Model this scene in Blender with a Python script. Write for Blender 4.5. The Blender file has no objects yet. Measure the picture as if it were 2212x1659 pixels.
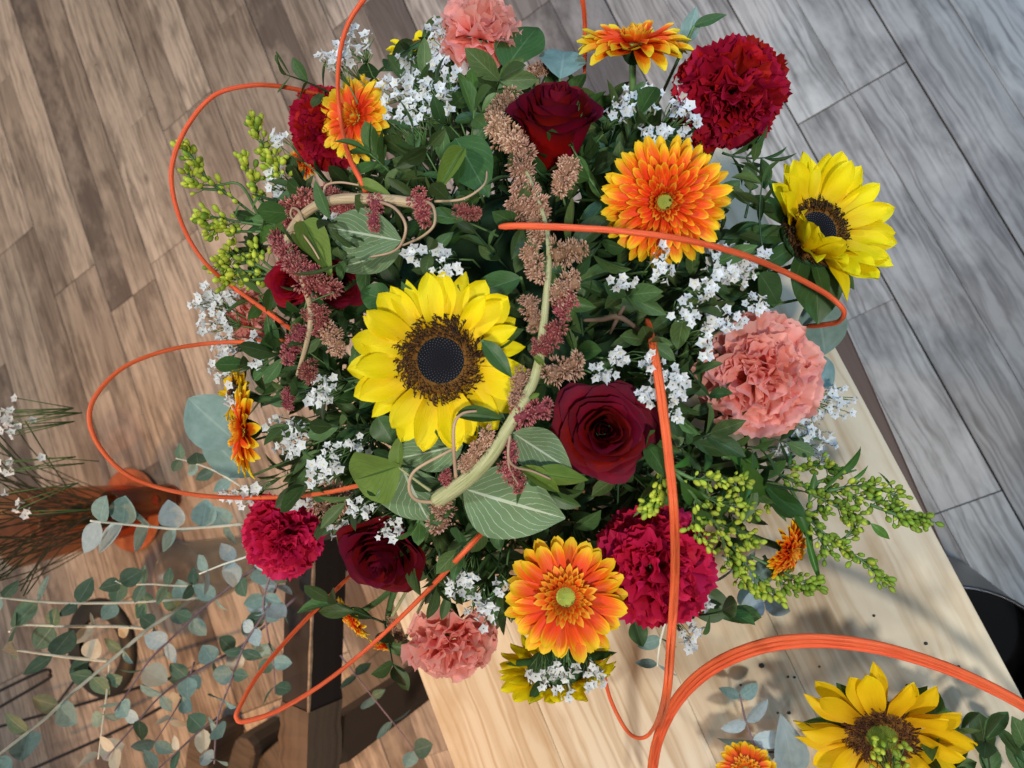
import bpy, math, random
import numpy as np
from mathutils import Matrix, Vector

random.seed(7); rng = np.random.default_rng(7)
PI = math.pi
S = bpy.context.scene
COL = S.collection

# ------------------------------------------------------------------ camera
F = 1536.0                                     # focal length in units of the 2212 px wide picture
def unit(v):
    v = np.asarray(v, float); return v/np.linalg.norm(v)
_z = -unit([674, 30, F])                       # world up, seen from the camera (x right, y down, z forward)
_y = np.array([-3481., -7910., F]); _y = unit(_y-_z*_y.dot(_z))
RM = np.array([np.cross(_y, _z), _y, _z])      # camera -> world
CAM = np.array([0., 0., 1.5])
cam_d = bpy.data.cameras.new('camera'); cam = bpy.data.objects.new('camera', cam_d); COL.objects.link(cam)
cam_d.sensor_width = 36.0; cam_d.lens = 36.0*F/2212.0; cam_d.clip_start = 0.02; cam_d.clip_end = 60
_r = RM@np.array([1., 0, 0]); _u = RM@np.array([0, -1., 0]); _b = RM@np.array([0, 0, -1.])
cam.matrix_world = Matrix([[_r[0], _u[0], _b[0], CAM[0]], [_r[1], _u[1], _b[1], CAM[1]], [_r[2], _u[2], _b[2], CAM[2]], [0, 0, 0, 1]])
cam_d.dof.use_dof = True; cam_d.dof.focus_distance = 0.55; cam_d.dof.aperture_fstop = 9.0
S.camera = cam

# ------------------------------------------------------------------ light: a shop at evening, ceiling spots, warm on one side and cool on the other
world = bpy.data.worlds.new('World'); S.world = world; world.use_nodes = True
bg = world.node_tree.nodes['Background']; bg.inputs[0].default_value = (0.80, 0.90, 1.0, 1); bg.inputs[1].default_value = 0.22
S.view_settings.view_transform = 'Standard'; S.view_settings.look = 'None'; S.view_settings.exposure = 0.0; S.view_settings.gamma = 1.0
def spot(name, loc, target, energy, color, size, angle=70, blend=0.6):
    d = bpy.data.lights.new(name, 'SPOT'); o = bpy.data.objects.new(name, d); COL.objects.link(o)
    d.energy = energy; d.color = color; d.shadow_soft_size = size; d.spot_size = math.radians(angle); d.spot_blend = blend
    o.location = loc; o.rotation_euler = (Vector(target)-Vector(loc)).to_track_quat('-Z', 'Y').to_euler()
spot('ceiling_spot', (0.45, -0.75, 2.75), (-0.22, 0.05, 0.8), 112, (1.0, 0.95, 0.87), 0.09, 42, 0.4)
spot('ceiling_spot', (-1.00, 0.75, 2.75), (-0.18, 0.05, 0.8), 78, (1.0, 0.97, 0.92), 0.10, 40, 0.4)
spot('ceiling_spot', (1.15, 1.0, 2.7), (0.66, 0.40, 0.0), 160, (0.36, 0.63, 1.0), 0.15, 74, 0.9)
spot('ceiling_spot', (-1.95, -0.7, 2.4), (-1.25, -0.15, 0.0), 185, (1.0, 0.46, 0.16), 0.08, 66, 0.8)
spot('ceiling_spot', (-2.2, 2.0, 2.7), (-1.75, 1.25, 0.0), 175, (1.0, 0.66, 0.41), 0.15, 85, 0.9)

# ------------------------------------------------------------------ helpers: places
def ray(u, v): return RM@unit([u-1106., v-829.5, F])
DC = np.array([-0.235, 0.165, 0.87]); DA = np.array([0.265, 0.265, 0.20])   # the dome the bouquet fills
def dome_t(u, v):
    o = (CAM-DC)/DA; d = ray(u, v)/DA
    a = d@d; b = o@d; c = o@o-1; q = b*b-a*c
    return (-b-math.sqrt(q))/a if q > 0 else -b/a
def D(u, v, lift=0.0): return CAM+ray(u, v)*(dome_t(u, v)-lift)
def P(u, v, d): return CAM+ray(u, v)*d
def Zp(u, v, z):
    r = ray(u, v); return CAM+r*((z-1.5)/r[2])
def px(p):                                      # metres per picture unit at a point
    return (RM.T@(np.asarray(p)-CAM))[2]/F
def proj(p):
    c = RM.T@(np.asarray(p)-CAM); return 1106+F*c[0]/c[2], 829.5+F*c[1]/c[2]
def cdir(x, y, t): return unit(RM@np.array([x, y, -t], float))   # right, down, toward the camera
def fdir(u, v, x, y, t):                        # the same about the line of sight to (u, v)
    f = ray(u, v); r = RM@np.array([1., 0, 0]); r = unit(r-f*(r@f)); return unit(r*x+np.cross(f, r)*y-f*t)

# ------------------------------------------------------------------ helpers: meshes and objects
def mesh(name, V, Fc, mat=None, smooth=True, ts=None):
    m = bpy.data.meshes.new(name)
    m.from_pydata([tuple(map(float, v)) for v in V], [], [tuple(map(int, f)) for f in Fc])
    if smooth: m.polygons.foreach_set('use_smooth', [True]*len(m.polygons))
    if ts is not None:
        a = m.attributes.new('ts', 'FLOAT_VECTOR', 'POINT'); a.data.foreach_set('vector', np.asarray(ts, np.float32).ravel())
    if mat: m.materials.append(mat)
    return m
def obj(name, me, parent=None, M=None, label=None, kind=None):
    o = bpy.data.objects.new(name, me); COL.objects.link(o)
    if parent is not None: o.parent = parent
    if M is not None: o.matrix_basis = M
    if label: o['label'] = label
    if kind: o['kind'] = kind
    return o
def thing(name, label, cat, M=None, group=None):
    o = bpy.data.objects.new(name, None); COL.objects.link(o); o.empty_display_size = 0.02
    o['label'] = label; o['category'] = cat
    if group: o['group'] = group
    if M is not None: o.matrix_basis = M
    return o
def frame(p, z, roll=0.0, x=None):
    z = unit(z)
    if x is None: x = np.array([1., 0, 0]) if abs(z[0]) < 0.8 else np.array([0, 1., 0])
    x = np.asarray(x, float); x = unit(x-z*(x@z)); y = np.cross(z, x)
    c, s = math.cos(roll), math.sin(roll); x2 = x*c+y*s; y2 = np.cross(z, x2)
    return Matrix([[x2[0], y2[0], z[0], p[0]], [x2[1], y2[1], z[1], p[1]], [x2[2], y2[2], z[2], p[2]], [0, 0, 0, 1]])
def T(x, y, z): return Matrix.Translation((x, y, z))
def RX(a): return Matrix.Rotation(a, 4, 'X')
def RY(a): return Matrix.Rotation(a, 4, 'Y')
def RZ(a): return Matrix.Rotation(a, 4, 'Z')
def SC(s): return Matrix.Scale(s, 4)
def SC3(x, y, z): return Matrix.Diagonal((x, y, z, 1))
def at(p): return T(*map(float, p))
def smooth_path(pts, n=8):
    pts = [np.asarray(p, float) for p in pts]
    if len(pts) == 2: return [pts[0]+(pts[1]-pts[0])*k/n for k in range(n+1)]
    out = []
    for i in range(len(pts)-1):
        p0 = pts[max(i-1, 0)]; p1 = pts[i]; p2 = pts[i+1]; p3 = pts[min(i+2, len(pts)-1)]
        for k in range(n):
            t = k/n
            out.append(0.5*(2*p1+(p2-p0)*t+(2*p0-5*p1+4*p2-p3)*t*t+(3*p1-p0-3*p2+p3)*t**3))
    out.append(pts[-1]); return out
def tube_geo(path, rad, sides=6):
    path = [np.asarray(p, float) for p in path]; n = len(path); V = []; Fc = []; ts = []
    if not hasattr(rad, '__len__'): rad = [rad]*n
    elif len(rad) != n: rad = np.interp(np.linspace(0, 1, n), np.linspace(0, 1, len(rad)), rad)
    tg = unit(path[1]-path[0]); a = np.array([0, 0, 1.]) if abs(tg[2]) < 0.9 else np.array([1., 0, 0])
    a = unit(a-tg*(a@tg)); ln = 0
    for i in range(n):
        tg = unit(path[min(i+1, n-1)]-path[max(i-1, 0)]); a = unit(a-tg*(a@tg)); b = np.cross(tg, a)
        if i: ln += np.linalg.norm(path[i]-path[i-1])
        for k in range(sides):
            w = 2*PI*k/sides; V.append(path[i]+(a*math.cos(w)+b*math.sin(w))*rad[i]); ts.append((ln*10, math.cos(w), math.sin(w)))
    for i in range(n-1):
        for k in range(sides):
            k2 = (k+1) % sides; Fc.append((i*sides+k, i*sides+k2, (i+1)*sides+k2, (i+1)*sides+k))
    Fc.append(tuple(range(sides))[::-1]); Fc.append(tuple((n-1)*sides+k for k in range(sides)))
    return V, Fc, ts
def join(geos):
    V = []; Fc = []; ts = []
    for g in geos:
        o = len(V); V += list(g[0]); Fc += [tuple(i+o for i in f) for f in g[1]]; ts += list(g[2]) if g[2] is not None else [(0, 0, 0)]*len(g[0])
    return V, Fc, ts
def xf(g, M):
    R3 = np.array(M.to_3x3()); t = np.array(M.translation)
    return [R3@np.asarray(v)+t for v in g[0]], g[1], g[2]
def tube(name, path, rad, mat, parent=None, sides=6, M=None, label=None):
    V, Fc, ts = tube_geo(path, rad, sides)
    return obj(name, mesh(name, V, Fc, mat, True, ts), parent, M, label)
def lathe_geo(prof, seg=32):
    V = []; Fc = []; n = len(prof); ts = []
    for k in range(seg):
        w = 2*PI*k/seg
        for i, (r, z) in enumerate(prof): V.append((r*math.cos(w), r*math.sin(w), z)); ts.append((i/(n-1), math.cos(w), math.sin(w)))
    for k in range(seg):
        k2 = (k+1) % seg
        for i in range(n-1): Fc.append((k*n+i, k2*n+i, k2*n+i+1, k*n+i+1))
    return V, Fc, ts
def box_geo(x0, x1, y0, y1, z0, z1, b=0.0):
    if b <= 0:
        V = [(x, y, z) for z in (z0, z1) for y in (y0, y1) for x in (x0, x1)]
        return V, [(0, 2, 3, 1), (4, 5, 7, 6), (0, 1, 5, 4), (1, 3, 7, 5), (3, 2, 6, 7), (2, 0, 4, 6)], None
    V = []; Fc = []
    for z, i in ((z0, 0), (z1-b, 0), (z1, b)):
        V += [(x0+i, y0+i, z), (x1-i, y0+i, z), (x1-i, y1-i, z), (x0+i, y1-i, z)]
    for l in (0, 4):
        for k in range(4): Fc.append((l+k, l+(k+1) % 4, l+4+(k+1) % 4, l+4+k))
    Fc += [(3, 2, 1, 0), (8, 9, 10, 11)]
    return V, Fc, None
def grid_geo(nl, nw, fn):
    V = []; ts = []; Fc = []
    for i in range(nl+1):
        for j in range(nw+1):
            t = i/nl; s = -1+2*j/nw
            V.append(fn(t, s)); ts.append((t, s, 0))
    for i in range(nl):
        for j in range(nw):
            a = i*(nw+1)+j; Fc.append((a, a+nw+1, a+nw+2, a+1))
    return V, Fc, ts

# ------------------------------------------------------------------ materials
def newmat(name):
    m = bpy.data.materials.new(name); m.use_nodes = True; nt = m.node_tree
    return m, nt, nt.nodes, nt.links, nt.nodes['Principled BSDF']
def math_n(nt, op, a, b=None, clamp=False):
    n = nt.nodes.new('ShaderNodeMath'); n.operation = op; n.use_clamp = clamp
    for i, v in enumerate((a, b)):
        if v is None: continue
        if isinstance(v, (int, float)): n.inputs[i].default_value = v
        else: nt.links.new(v, n.inputs[i])
    return n.outputs[0]
def ramp(nt, fac, stops, interp='LINEAR'):
    n = nt.nodes.new('ShaderNodeValToRGB'); e = n.color_ramp; e.interpolation = interp
    while len(e.elements) < len(stops): e.elements.new(0.5)
    for el, (p, c) in zip(e.elements, stops): el.position = p; el.color = (c[0], c[1], c[2], 1)
    nt.links.new(fac, n.inputs[0]); return n.outputs[0]
def mixc(nt, fac, a, b, mode='MIX'):
    n = nt.nodes.new('ShaderNodeMix'); n.data_type = 'RGBA'; n.blend_type = mode
    for i, v in ((0, fac), (6, a), (7, b)):
        if isinstance(v, (int, float)): n.inputs[i].default_value = v
        elif isinstance(v, tuple): n.inputs[i].default_value = (*v[:3], 1)
        else: nt.links.new(v, n.inputs[i])
    return n.outputs[2]
def noise(nt, vec, scale, detail=3, rough=0.55):
    n = nt.nodes.new('ShaderNodeTexNoise'); n.inputs['Scale'].default_value = scale; n.inputs['Detail'].default_value = detail
    n.inputs['Roughness'].default_value = rough
    if vec is not None: nt.links.new(vec, n.inputs['Vector'])
    return n.outputs[0]
def comb(nt, x, y, z):
    n = nt.nodes.new('ShaderNodeCombineXYZ')
    for i, v in enumerate((x, y, z)):
        if isinstance(v, (int, float)): n.inputs[i].default_value = v
        else: nt.links.new(v, n.inputs[i])
    return n.outputs[0]
def attr(nt):
    a = nt.nodes.new('ShaderNodeAttribute'); a.attribute_name = 'ts'
    s = nt.nodes.new('ShaderNodeSeparateXYZ'); nt.links.new(a.outputs['Vector'], s.inputs[0])
    return a.outputs['Vector'], s.outputs[0], s.outputs[1], s.outputs[2]
def orand(nt): return nt.nodes.new('ShaderNodeObjectInfo').outputs['Random']
def bump(nt, bs, h, strength, dist=0.001):
    n = nt.nodes.new('ShaderNodeBump'); n.inputs['Strength'].default_value = strength; n.inputs['Distance'].default_value = dist
    nt.links.new(h, n.inputs['Height']); nt.links.new(n.outputs[0], bs.inputs['Normal'])
def finish(nt, bs, col, rough=0.55, trans=0.0, spec=0.3, tcol=None):
    nt.links.new(col, bs.inputs['Base Color']); bs.inputs['Roughness'].default_value = rough
    bs.inputs['Specular IOR Level'].default_value = spec
    if trans > 0:
        t = nt.nodes.new('ShaderNodeBsdfTranslucent'); nt.links.new(tcol if tcol is not None else col, t.inputs[0])
        mx = nt.nodes.new('ShaderNodeMixShader'); mx.inputs[0].default_value = trans
        nt.links.new(bs.outputs[0], mx.inputs[1]); nt.links.new(t.outputs[0], mx.inputs[2])
        nt.links.new(mx.outputs[0], nt.nodes['Material Output'].inputs[0])
def val_jit(nt, col, amt):
    h = nt.nodes.new('ShaderNodeHueSaturation'); nt.links.new(col, h.inputs['Color'])
    nt.links.new(math_n(nt, 'MULTIPLY_ADD', orand(nt), amt*2), h.inputs['Value'])
    h.inputs['Value'].links[0].from_node.inputs[2].default_value = 1-amt
    hu = math_n(nt, 'MULTIPLY_ADD', math_n(nt, 'FRACT', math_n(nt, 'MULTIPLY', orand(nt), 17.3)), amt*.11); hu.node.inputs[2].default_value = 0.5-amt*.055
    nt.links.new(hu, h.inputs['Hue'])
    return h.outputs[0]
def petal_mat(name, stops, streak=0.15, freq=7.0, rough=0.5, trans=0.22, jit=0.12, spec=0.25, bmp=0.25, edge=None):
    m, nt, N, L, bs = newmat(name); _, t, s, _z = attr(nt); r = orand(nt)
    v = comb(nt, math_n(nt, 'MULTIPLY', s, freq), math_n(nt, 'MULTIPLY', t, 1.2), math_n(nt, 'MULTIPLY', r, 37.0))
    n = noise(nt, v, 1.6, 3)
    f = math_n(nt, 'ADD', t, math_n(nt, 'MULTIPLY', math_n(nt, 'SUBTRACT', n, 0.5), streak*2))
    if edge:  # petal rim takes the tip colour too
        f = math_n(nt, 'ADD', f, math_n(nt, 'MULTIPLY', math_n(nt, 'POWER', math_n(nt, 'ABSOLUTE', s), 3.0), edge))
    c = ramp(nt, f, stops); c = val_jit(nt, c, jit)
    bump(nt, bs, n, bmp, 0.0006); finish(nt, bs, c, rough, trans, spec); return m
def leaf_mat(name, c1, c2, vein, vs=0.5, side=7.0, slant=0.45, rough=0.42, trans=0.18, jit=0.25, vw=0.05, spec=0.4, mottle=0.5):
    m, nt, N, L, bs = newmat(name); vec, t, s, _z = attr(nt); r = orand(nt)
    n = noise(nt, comb(nt, math_n(nt, 'MULTIPLY', s, 1.2), math_n(nt, 'MULTIPLY', t, 3.0), math_n(nt, 'MULTIPLY', r, 23.0)), 2.2, 4)
    c = mixc(nt, math_n(nt, 'MULTIPLY', n, mottle*2, True), c1, c2)
    as_ = math_n(nt, 'ABSOLUTE', s)
    mid = math_n(nt, 'LESS_THAN', as_, vw)
    w = math_n(nt, 'ADD', math_n(nt, 'SUBTRACT', t, math_n(nt, 'MULTIPLY', as_, slant)), math_n(nt, 'MULTIPLY', math_n(nt, 'SUBTRACT', n, 0.5), 0.12))
    fr = math_n(nt, 'ABSOLUTE', math_n(nt, 'SUBTRACT', math_n(nt, 'FRACT', math_n(nt, 'MULTIPLY', w, side)), 0.5))
    sv = math_n(nt, 'MULTIPLY', math_n(nt, 'LESS_THAN', fr, vw*0.9), 0.75)
    vv = math_n(nt, 'MAXIMUM', mid, sv)
    c = mixc(nt, math_n(nt, 'MULTIPLY', vv, vs), c, vein); c = val_jit(nt, c, jit)
    bump(nt, bs, math_n(nt, 'ADD', math_n(nt, 'MULTIPLY', n, 0.6), math_n(nt, 'MULTIPLY', vv, -0.5)), 0.3, 0.0008)
    finish(nt, bs, c, rough, trans, spec); return m
def plain_mat(name, c, rough=0.5, spec=0.4, jit=0.1, nscale=30, namt=0.25, bmp=0.2, metal=0.0, trans=0.0):
    m, nt, N, L, bs = newmat(name); tc = N.new('ShaderNodeTexCoord'); n = noise(nt, tc.outputs['Object'], nscale, 4)
    d = tuple(x*(1-namt) for x in c); l = tuple(min(1, x*(1+namt)) for x in c)
    col = val_jit(nt, ramp(nt, n, [(0.3, d), (0.7, l)]), jit); bump(nt, bs, n, bmp, 0.001)
    bs.inputs['Metallic'].default_value = metal; finish(nt, bs, col, rough, trans, spec); return m

M_ = {}
M_['sun'] = petal_mat('sunflower_yellow', [(0.0, (0.58, 0.28, 0.0)), (0.20, (0.90, 0.60, 0.002)), (0.6, (0.95, 0.77, 0.004)), (1.0, (0.93, 0.78, 0.01))], 0.14, 6, 0.55, 0.28, 0.08, bmp=0.5)
M_['sun2'] = petal_mat('sunflower_gold', [(0.0, (0.55, 0.25, 0.0)), (0.4, (0.80, 0.48, 0.002)), (1.0, (0.86, 0.60, 0.004))], 0.15, 6, 0.55, 0.28, 0.12, bmp=0.5)
M_['ger'] = petal_mat('gerbera_orange_yellow', [(0.0, (0.62, 0.03, 0.004)), (0.58, (0.85, 0.085, 0.008)), (0.76, (0.88, 0.19, 0.006)), (0.90, (0.88, 0.50, 0.01)), (1.0, (0.88, 0.60, 0.02))], 0.20, 9, 0.5, 0.2, 0.08, edge=0.12)
M_['gerc'] = petal_mat('gerbera_inner_orange', [(0.0, (0.58, 0.025, 0.004)), (0.70, (0.82, 0.075, 0.008)), (0.88, (0.88, 0.20, 0.008)), (0.96, (0.88, 0.42, 0.02)), (1.0, (0.88, 0.55, 0.03))], 0.10, 9, 0.5, 0.2, 0.08, edge=0.20)
M_['gerin'] = petal_mat('gerbera_floret', [(0.0, (0.62, 0.06, 0.006)), (0.6, (0.82, 0.15, 0.01)), (0.85, (0.85, 0.38, 0.02)), (1.0, (0.86, 0.55, 0.06))], 0.1, 4, 0.5, 0.2, 0.1, edge=0.25)
M_['ger2'] = petal_mat('gerbera_gold_orange', [(0.0, (0.66, 0.08, 0.006)), (0.48, (0.85, 0.15, 0.008)), (0.70, (0.87, 0.33, 0.01)), (0.88, (0.87, 0.58, 0.02)), (1.0, (0.87, 0.65, 0.03))], 0.22, 9, 0.5, 0.2, 0.08, edge=0.12)
M_['rose'] = petal_mat('rose_dark_red', [(0.0, (0.38, 0.004, 0.010)), (0.55, (0.30, 0.003, 0.010)), (0.85, (0.19, 0.004, 0.012)), (1.0, (0.12, 0.005, 0.016))], 0.15, 3, 0.65, 0.22, 0.2, 0.12, 0.1)
M_['rose2'] = petal_mat('rose_bright_red', [(0.0, (0.5, 0.006, 0.018)), (0.7, (0.46, 0.006, 0.02)), (1.0, (0.25, 0.005, 0.02))], 0.15, 3, 0.65, 0.15, 0.15, 0.12, 0.1)
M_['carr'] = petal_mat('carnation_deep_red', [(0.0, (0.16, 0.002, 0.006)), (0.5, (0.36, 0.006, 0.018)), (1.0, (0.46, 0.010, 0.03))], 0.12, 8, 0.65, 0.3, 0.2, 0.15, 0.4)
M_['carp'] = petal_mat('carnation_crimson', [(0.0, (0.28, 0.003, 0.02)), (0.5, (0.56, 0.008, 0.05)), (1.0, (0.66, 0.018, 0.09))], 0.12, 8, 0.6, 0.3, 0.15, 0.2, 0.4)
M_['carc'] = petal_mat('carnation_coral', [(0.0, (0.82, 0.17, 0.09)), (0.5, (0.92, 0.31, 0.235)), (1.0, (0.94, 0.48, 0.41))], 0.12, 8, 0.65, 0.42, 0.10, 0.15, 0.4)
M_['white'] = petal_mat('statice_white', [(0.0, (0.45, 0.42, 0.25)), (0.16, (0.72, 0.74, 0.70)), (1.0, (0.84, 0.86, 0.88))], 0.08, 4, 0.6, 0.3, 0.12, 0.2, 0.1)
M_['eye'] = plain_mat('statice_eye', (0.10, 0.08, 0.02), 0.7, 0.2)
M_['yel'] = plain_mat('pollen_yellow', (0.70, 0.55, 0.12), 0.7, 0.2)
M_['leaf'] = leaf_mat('filler_leaf_green', (0.038, 0.088, 0.024), (0.085, 0.150, 0.045), (0.17, 0.25, 0.11), 0.6, 6.0, 0.4, 0.5, 0.2, 0.5, 0.04, 0.3)
M_['leaf2'] = leaf_mat('filler_leaf_fresh', (0.045, 0.115, 0.025), (0.085, 0.17, 0.04), (0.15, 0.26, 0.08), 0.5, 5.0, 0.5, 0.42, 0.2, 0.3)
M_['lance'] = leaf_mat('goldenrod_leaf', (0.035, 0.12, 0.018), (0.07, 0.19, 0.03), (0.13, 0.28, 0.06), 0.5, 0.0, 0.5, 0.42, 0.2, 0.3)
M_['amar'] = leaf_mat('amaranth_leaf_underside', (0.13, 0.22, 0.10), (0.19, 0.29, 0.14), (0.58, 0.66, 0.50), 0.9, 8.0, 0.55, 0.6, 0.2, 0.1, 0.045, 0.25)
M_['lime'] = leaf_mat('amaranth_leaf_lime', (0.11, 0.20, 0.03), (0.20, 0.28, 0.05), (0.05, 0.11, 0.02), 0.9, 8.0, 0.55, 0.5, 0.25, 0.12, 0.035)
M_['dleaf'] = leaf_mat('broad_leaf_green', (0.030, 0.085, 0.022), (0.06, 0.14, 0.035), (0.13, 0.22, 0.09), 0.6, 7.0, 0.5, 0.45, 0.2, 0.2, 0.035)
M_['euc'] = leaf_mat('eucalyptus_leaf', (0.10, 0.19, 0.16), (0.22, 0.33, 0.31), (0.32, 0.42, 0.38), 0.4, 0.0, 0.5, 0.6, 0.12, 0.3, 0.05, 0.25, 0.7)
M_['eucb'] = leaf_mat('eucalyptus_leaf_dusty', (0.20, 0.30, 0.31), (0.38, 0.46, 0.48), (0.45, 0.52, 0.5), 0.4, 0.0, 0.5, 0.65, 0.12, 0.25, 0.05, 0.2, 0.8)
M_['eucd'] = leaf_mat('eucalyptus_leaf_green', (0.045, 0.10, 0.06), (0.11, 0.19, 0.13), (0.3, 0.36, 0.28), 0.4, 0.0, 0.5, 0.55, 0.2, 0.3, 0.05, 0.3, 0.7)
M_['euct'] = leaf_mat('eucalyptus_leaf_pale', (0.42, 0.40, 0.31), (0.55, 0.53, 0.43), (0.6, 0.58, 0.5), 0.4, 0.0, 0.5, 0.6, 0.2, 0.2)
M_['stem'] = plain_mat('green_stem', (0.10, 0.19, 0.06), 0.5, 0.35)
M_['stemd'] = plain_mat('dark_green_stem', (0.035, 0.075, 0.03), 0.5, 0.35)
M_['stema'] = plain_mat('amaranth_stem_pale', (0.40, 0.41, 0.20), 0.45, 0.4, 0.03, 60, 0.2)
M_['stemb'] = plain_mat('amaranth_stem_cream', (0.50, 0.38, 0.22), 0.45, 0.4, 0.03, 60, 0.2)
M_['tend'] = plain_mat('amaranth_stalk_pink', (0.45, 0.30, 0.19), 0.45, 0.4, 0.15, 40, 0.15)
M_['estem'] = plain_mat('eucalyptus_stem_cream', (0.86, 0.82, 0.68), 0.5, 0.3)
M_['pstem'] = plain_mat('eucalyptus_stem_purple', (0.24, 0.16, 0.18), 0.5, 0.3)
M_['twig'] = plain_mat('brown_twig', (0.12, 0.075, 0.05), 0.7, 0.2)
M_['bud'] = plain_mat('goldenrod_bud_yellow', (0.42, 0.50, 0.045), 0.5, 0.3, 0.25, 300, 0.25)
M_['budg'] = plain_mat('goldenrod_bud_green', (0.19, 0.29, 0.025), 0.5, 0.3, 0.25, 300, 0.25)
M_['calyx'] = plain_mat('calyx_green', (0.035, 0.09, 0.03), 0.6, 0.3)
def ts_mat(name, stops, rough=0.7, spec=0.2, chan=0, jit=0.1):
    m, nt, N, L, bs = newmat(name); a = attr(nt)
    finish(nt, bs, val_jit(nt, ramp(nt, a[1+chan], stops), jit), rough, 0, spec); return m
M_['amr'] = ts_mat('amaranth_bloom_rose', [(0, (0.20, 0.035, 0.04)), (0.5, (0.36, 0.085, 0.08)), (0.8, (0.50, 0.22, 0.18)), (1, (0.68, 0.50, 0.42))], 0.7, 0.25, 0, 0.2)
M_['amt'] = ts_mat('amaranth_bloom_tan', [(0, (0.26, 0.14, 0.08)), (0.5, (0.46, 0.24, 0.16)), (0.8, (0.62, 0.42, 0.29)), (1, (0.80, 0.68, 0.52))], 0.7, 0.25, 0, 0.15)
M_['seedc'] = ts_mat('sunflower_seed_centre', [(0, (0.003, 0.003, 0.004)), (0.30, (0.01, 0.01, 0.015)), (0.62, (0.09, 0.095, 0.125)), (0.82, (0.17, 0.18, 0.13)), (1, (0.34, 0.32, 0.10))], 0.75, 0.15)
M_['seedr'] = ts_mat('sunflower_ring_floret', [(0, (0.26, 0.115, 0.018)), (0.38, (0.17, 0.07, 0.013)), (0.55, (0.025, 0.010, 0.005)), (1, (0.008, 0.004, 0.003))], 0.7, 0.3)
M_['ringb'] = plain_mat('sunflower_ring_base', (0.17, 0.075, 0.014), 0.8, 0.15, 0.05, 200, 0.5)
M_['seedg'] = ts_mat('sunflower_green_centre', [(0, (0.16, 0.22, 0.02)), (1, (0.20, 0.22, 0.03))], 0.6, 0.3)
M_['seedb'] = ts_mat('sunflower_brown_ring', [(0, (0.16, 0.06, 0.02)), (0.6, (0.12, 0.04, 0.015)), (1, (0.07, 0.02, 0.01))], 0.7, 0.3)
M_['geye'] = ts_mat('gerbera_green_eye', [(0, (0.24, 0.34, 0.05)), (0.55, (0.38, 0.44, 0.06)), (0.8, (0.62, 0.50, 0.12)), (1, (0.80, 0.58, 0.16))], 0.6, 0.3)
M_['blk'] = plain_mat('black_wire', (0.008, 0.008, 0.009), 0.45, 0.4)
M_['pot'] = plain_mat('dark_pot', (0.02, 0.022, 0.02), 0.5, 0.4)
M_['foam'] = plain_mat('floral_foam', (0.020, 0.045, 0.020), 0.9, 0.1)

def fibre_mat(name, stops, bmp=0.8):
    m, nt, N, L, bs = newmat(name); _, t, c, s = attr(nt)
    n = noise(nt, comb(nt, math_n(nt, 'MULTIPLY', t, 2.0), math_n(nt, 'MULTIPLY', c, 3.2), math_n(nt, 'MULTIPLY', s, 3.2)), 2.0, 4)
    col = ramp(nt, n, stops)
    bump(nt, bs, n, bmp, 0.0008); finish(nt, bs, val_jit(nt, col, 0.06), 0.5, 0, 0.35); return m
M_['cane'] = fibre_mat('orange_cane', [(0.30, (0.48, 0.045, 0.012)), (0.47, (0.82, 0.115, 0.032)), (0.62, (0.88, 0.17, 0.05)), (0.78, (0.92, 0.30, 0.13))])
M_['stema'] = fibre_mat('amaranth_ridged_stem_pale', [(0.30, (0.24, 0.27, 0.10)), (0.5, (0.42, 0.42, 0.20)), (0.72, (0.58, 0.55, 0.32))])
M_['stemb'] = fibre_mat('amaranth_ridged_stem_cream', [(0.30, (0.34, 0.22, 0.12)), (0.5, (0.54, 0.40, 0.23)), (0.72, (0.68, 0.56, 0.36))])
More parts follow.
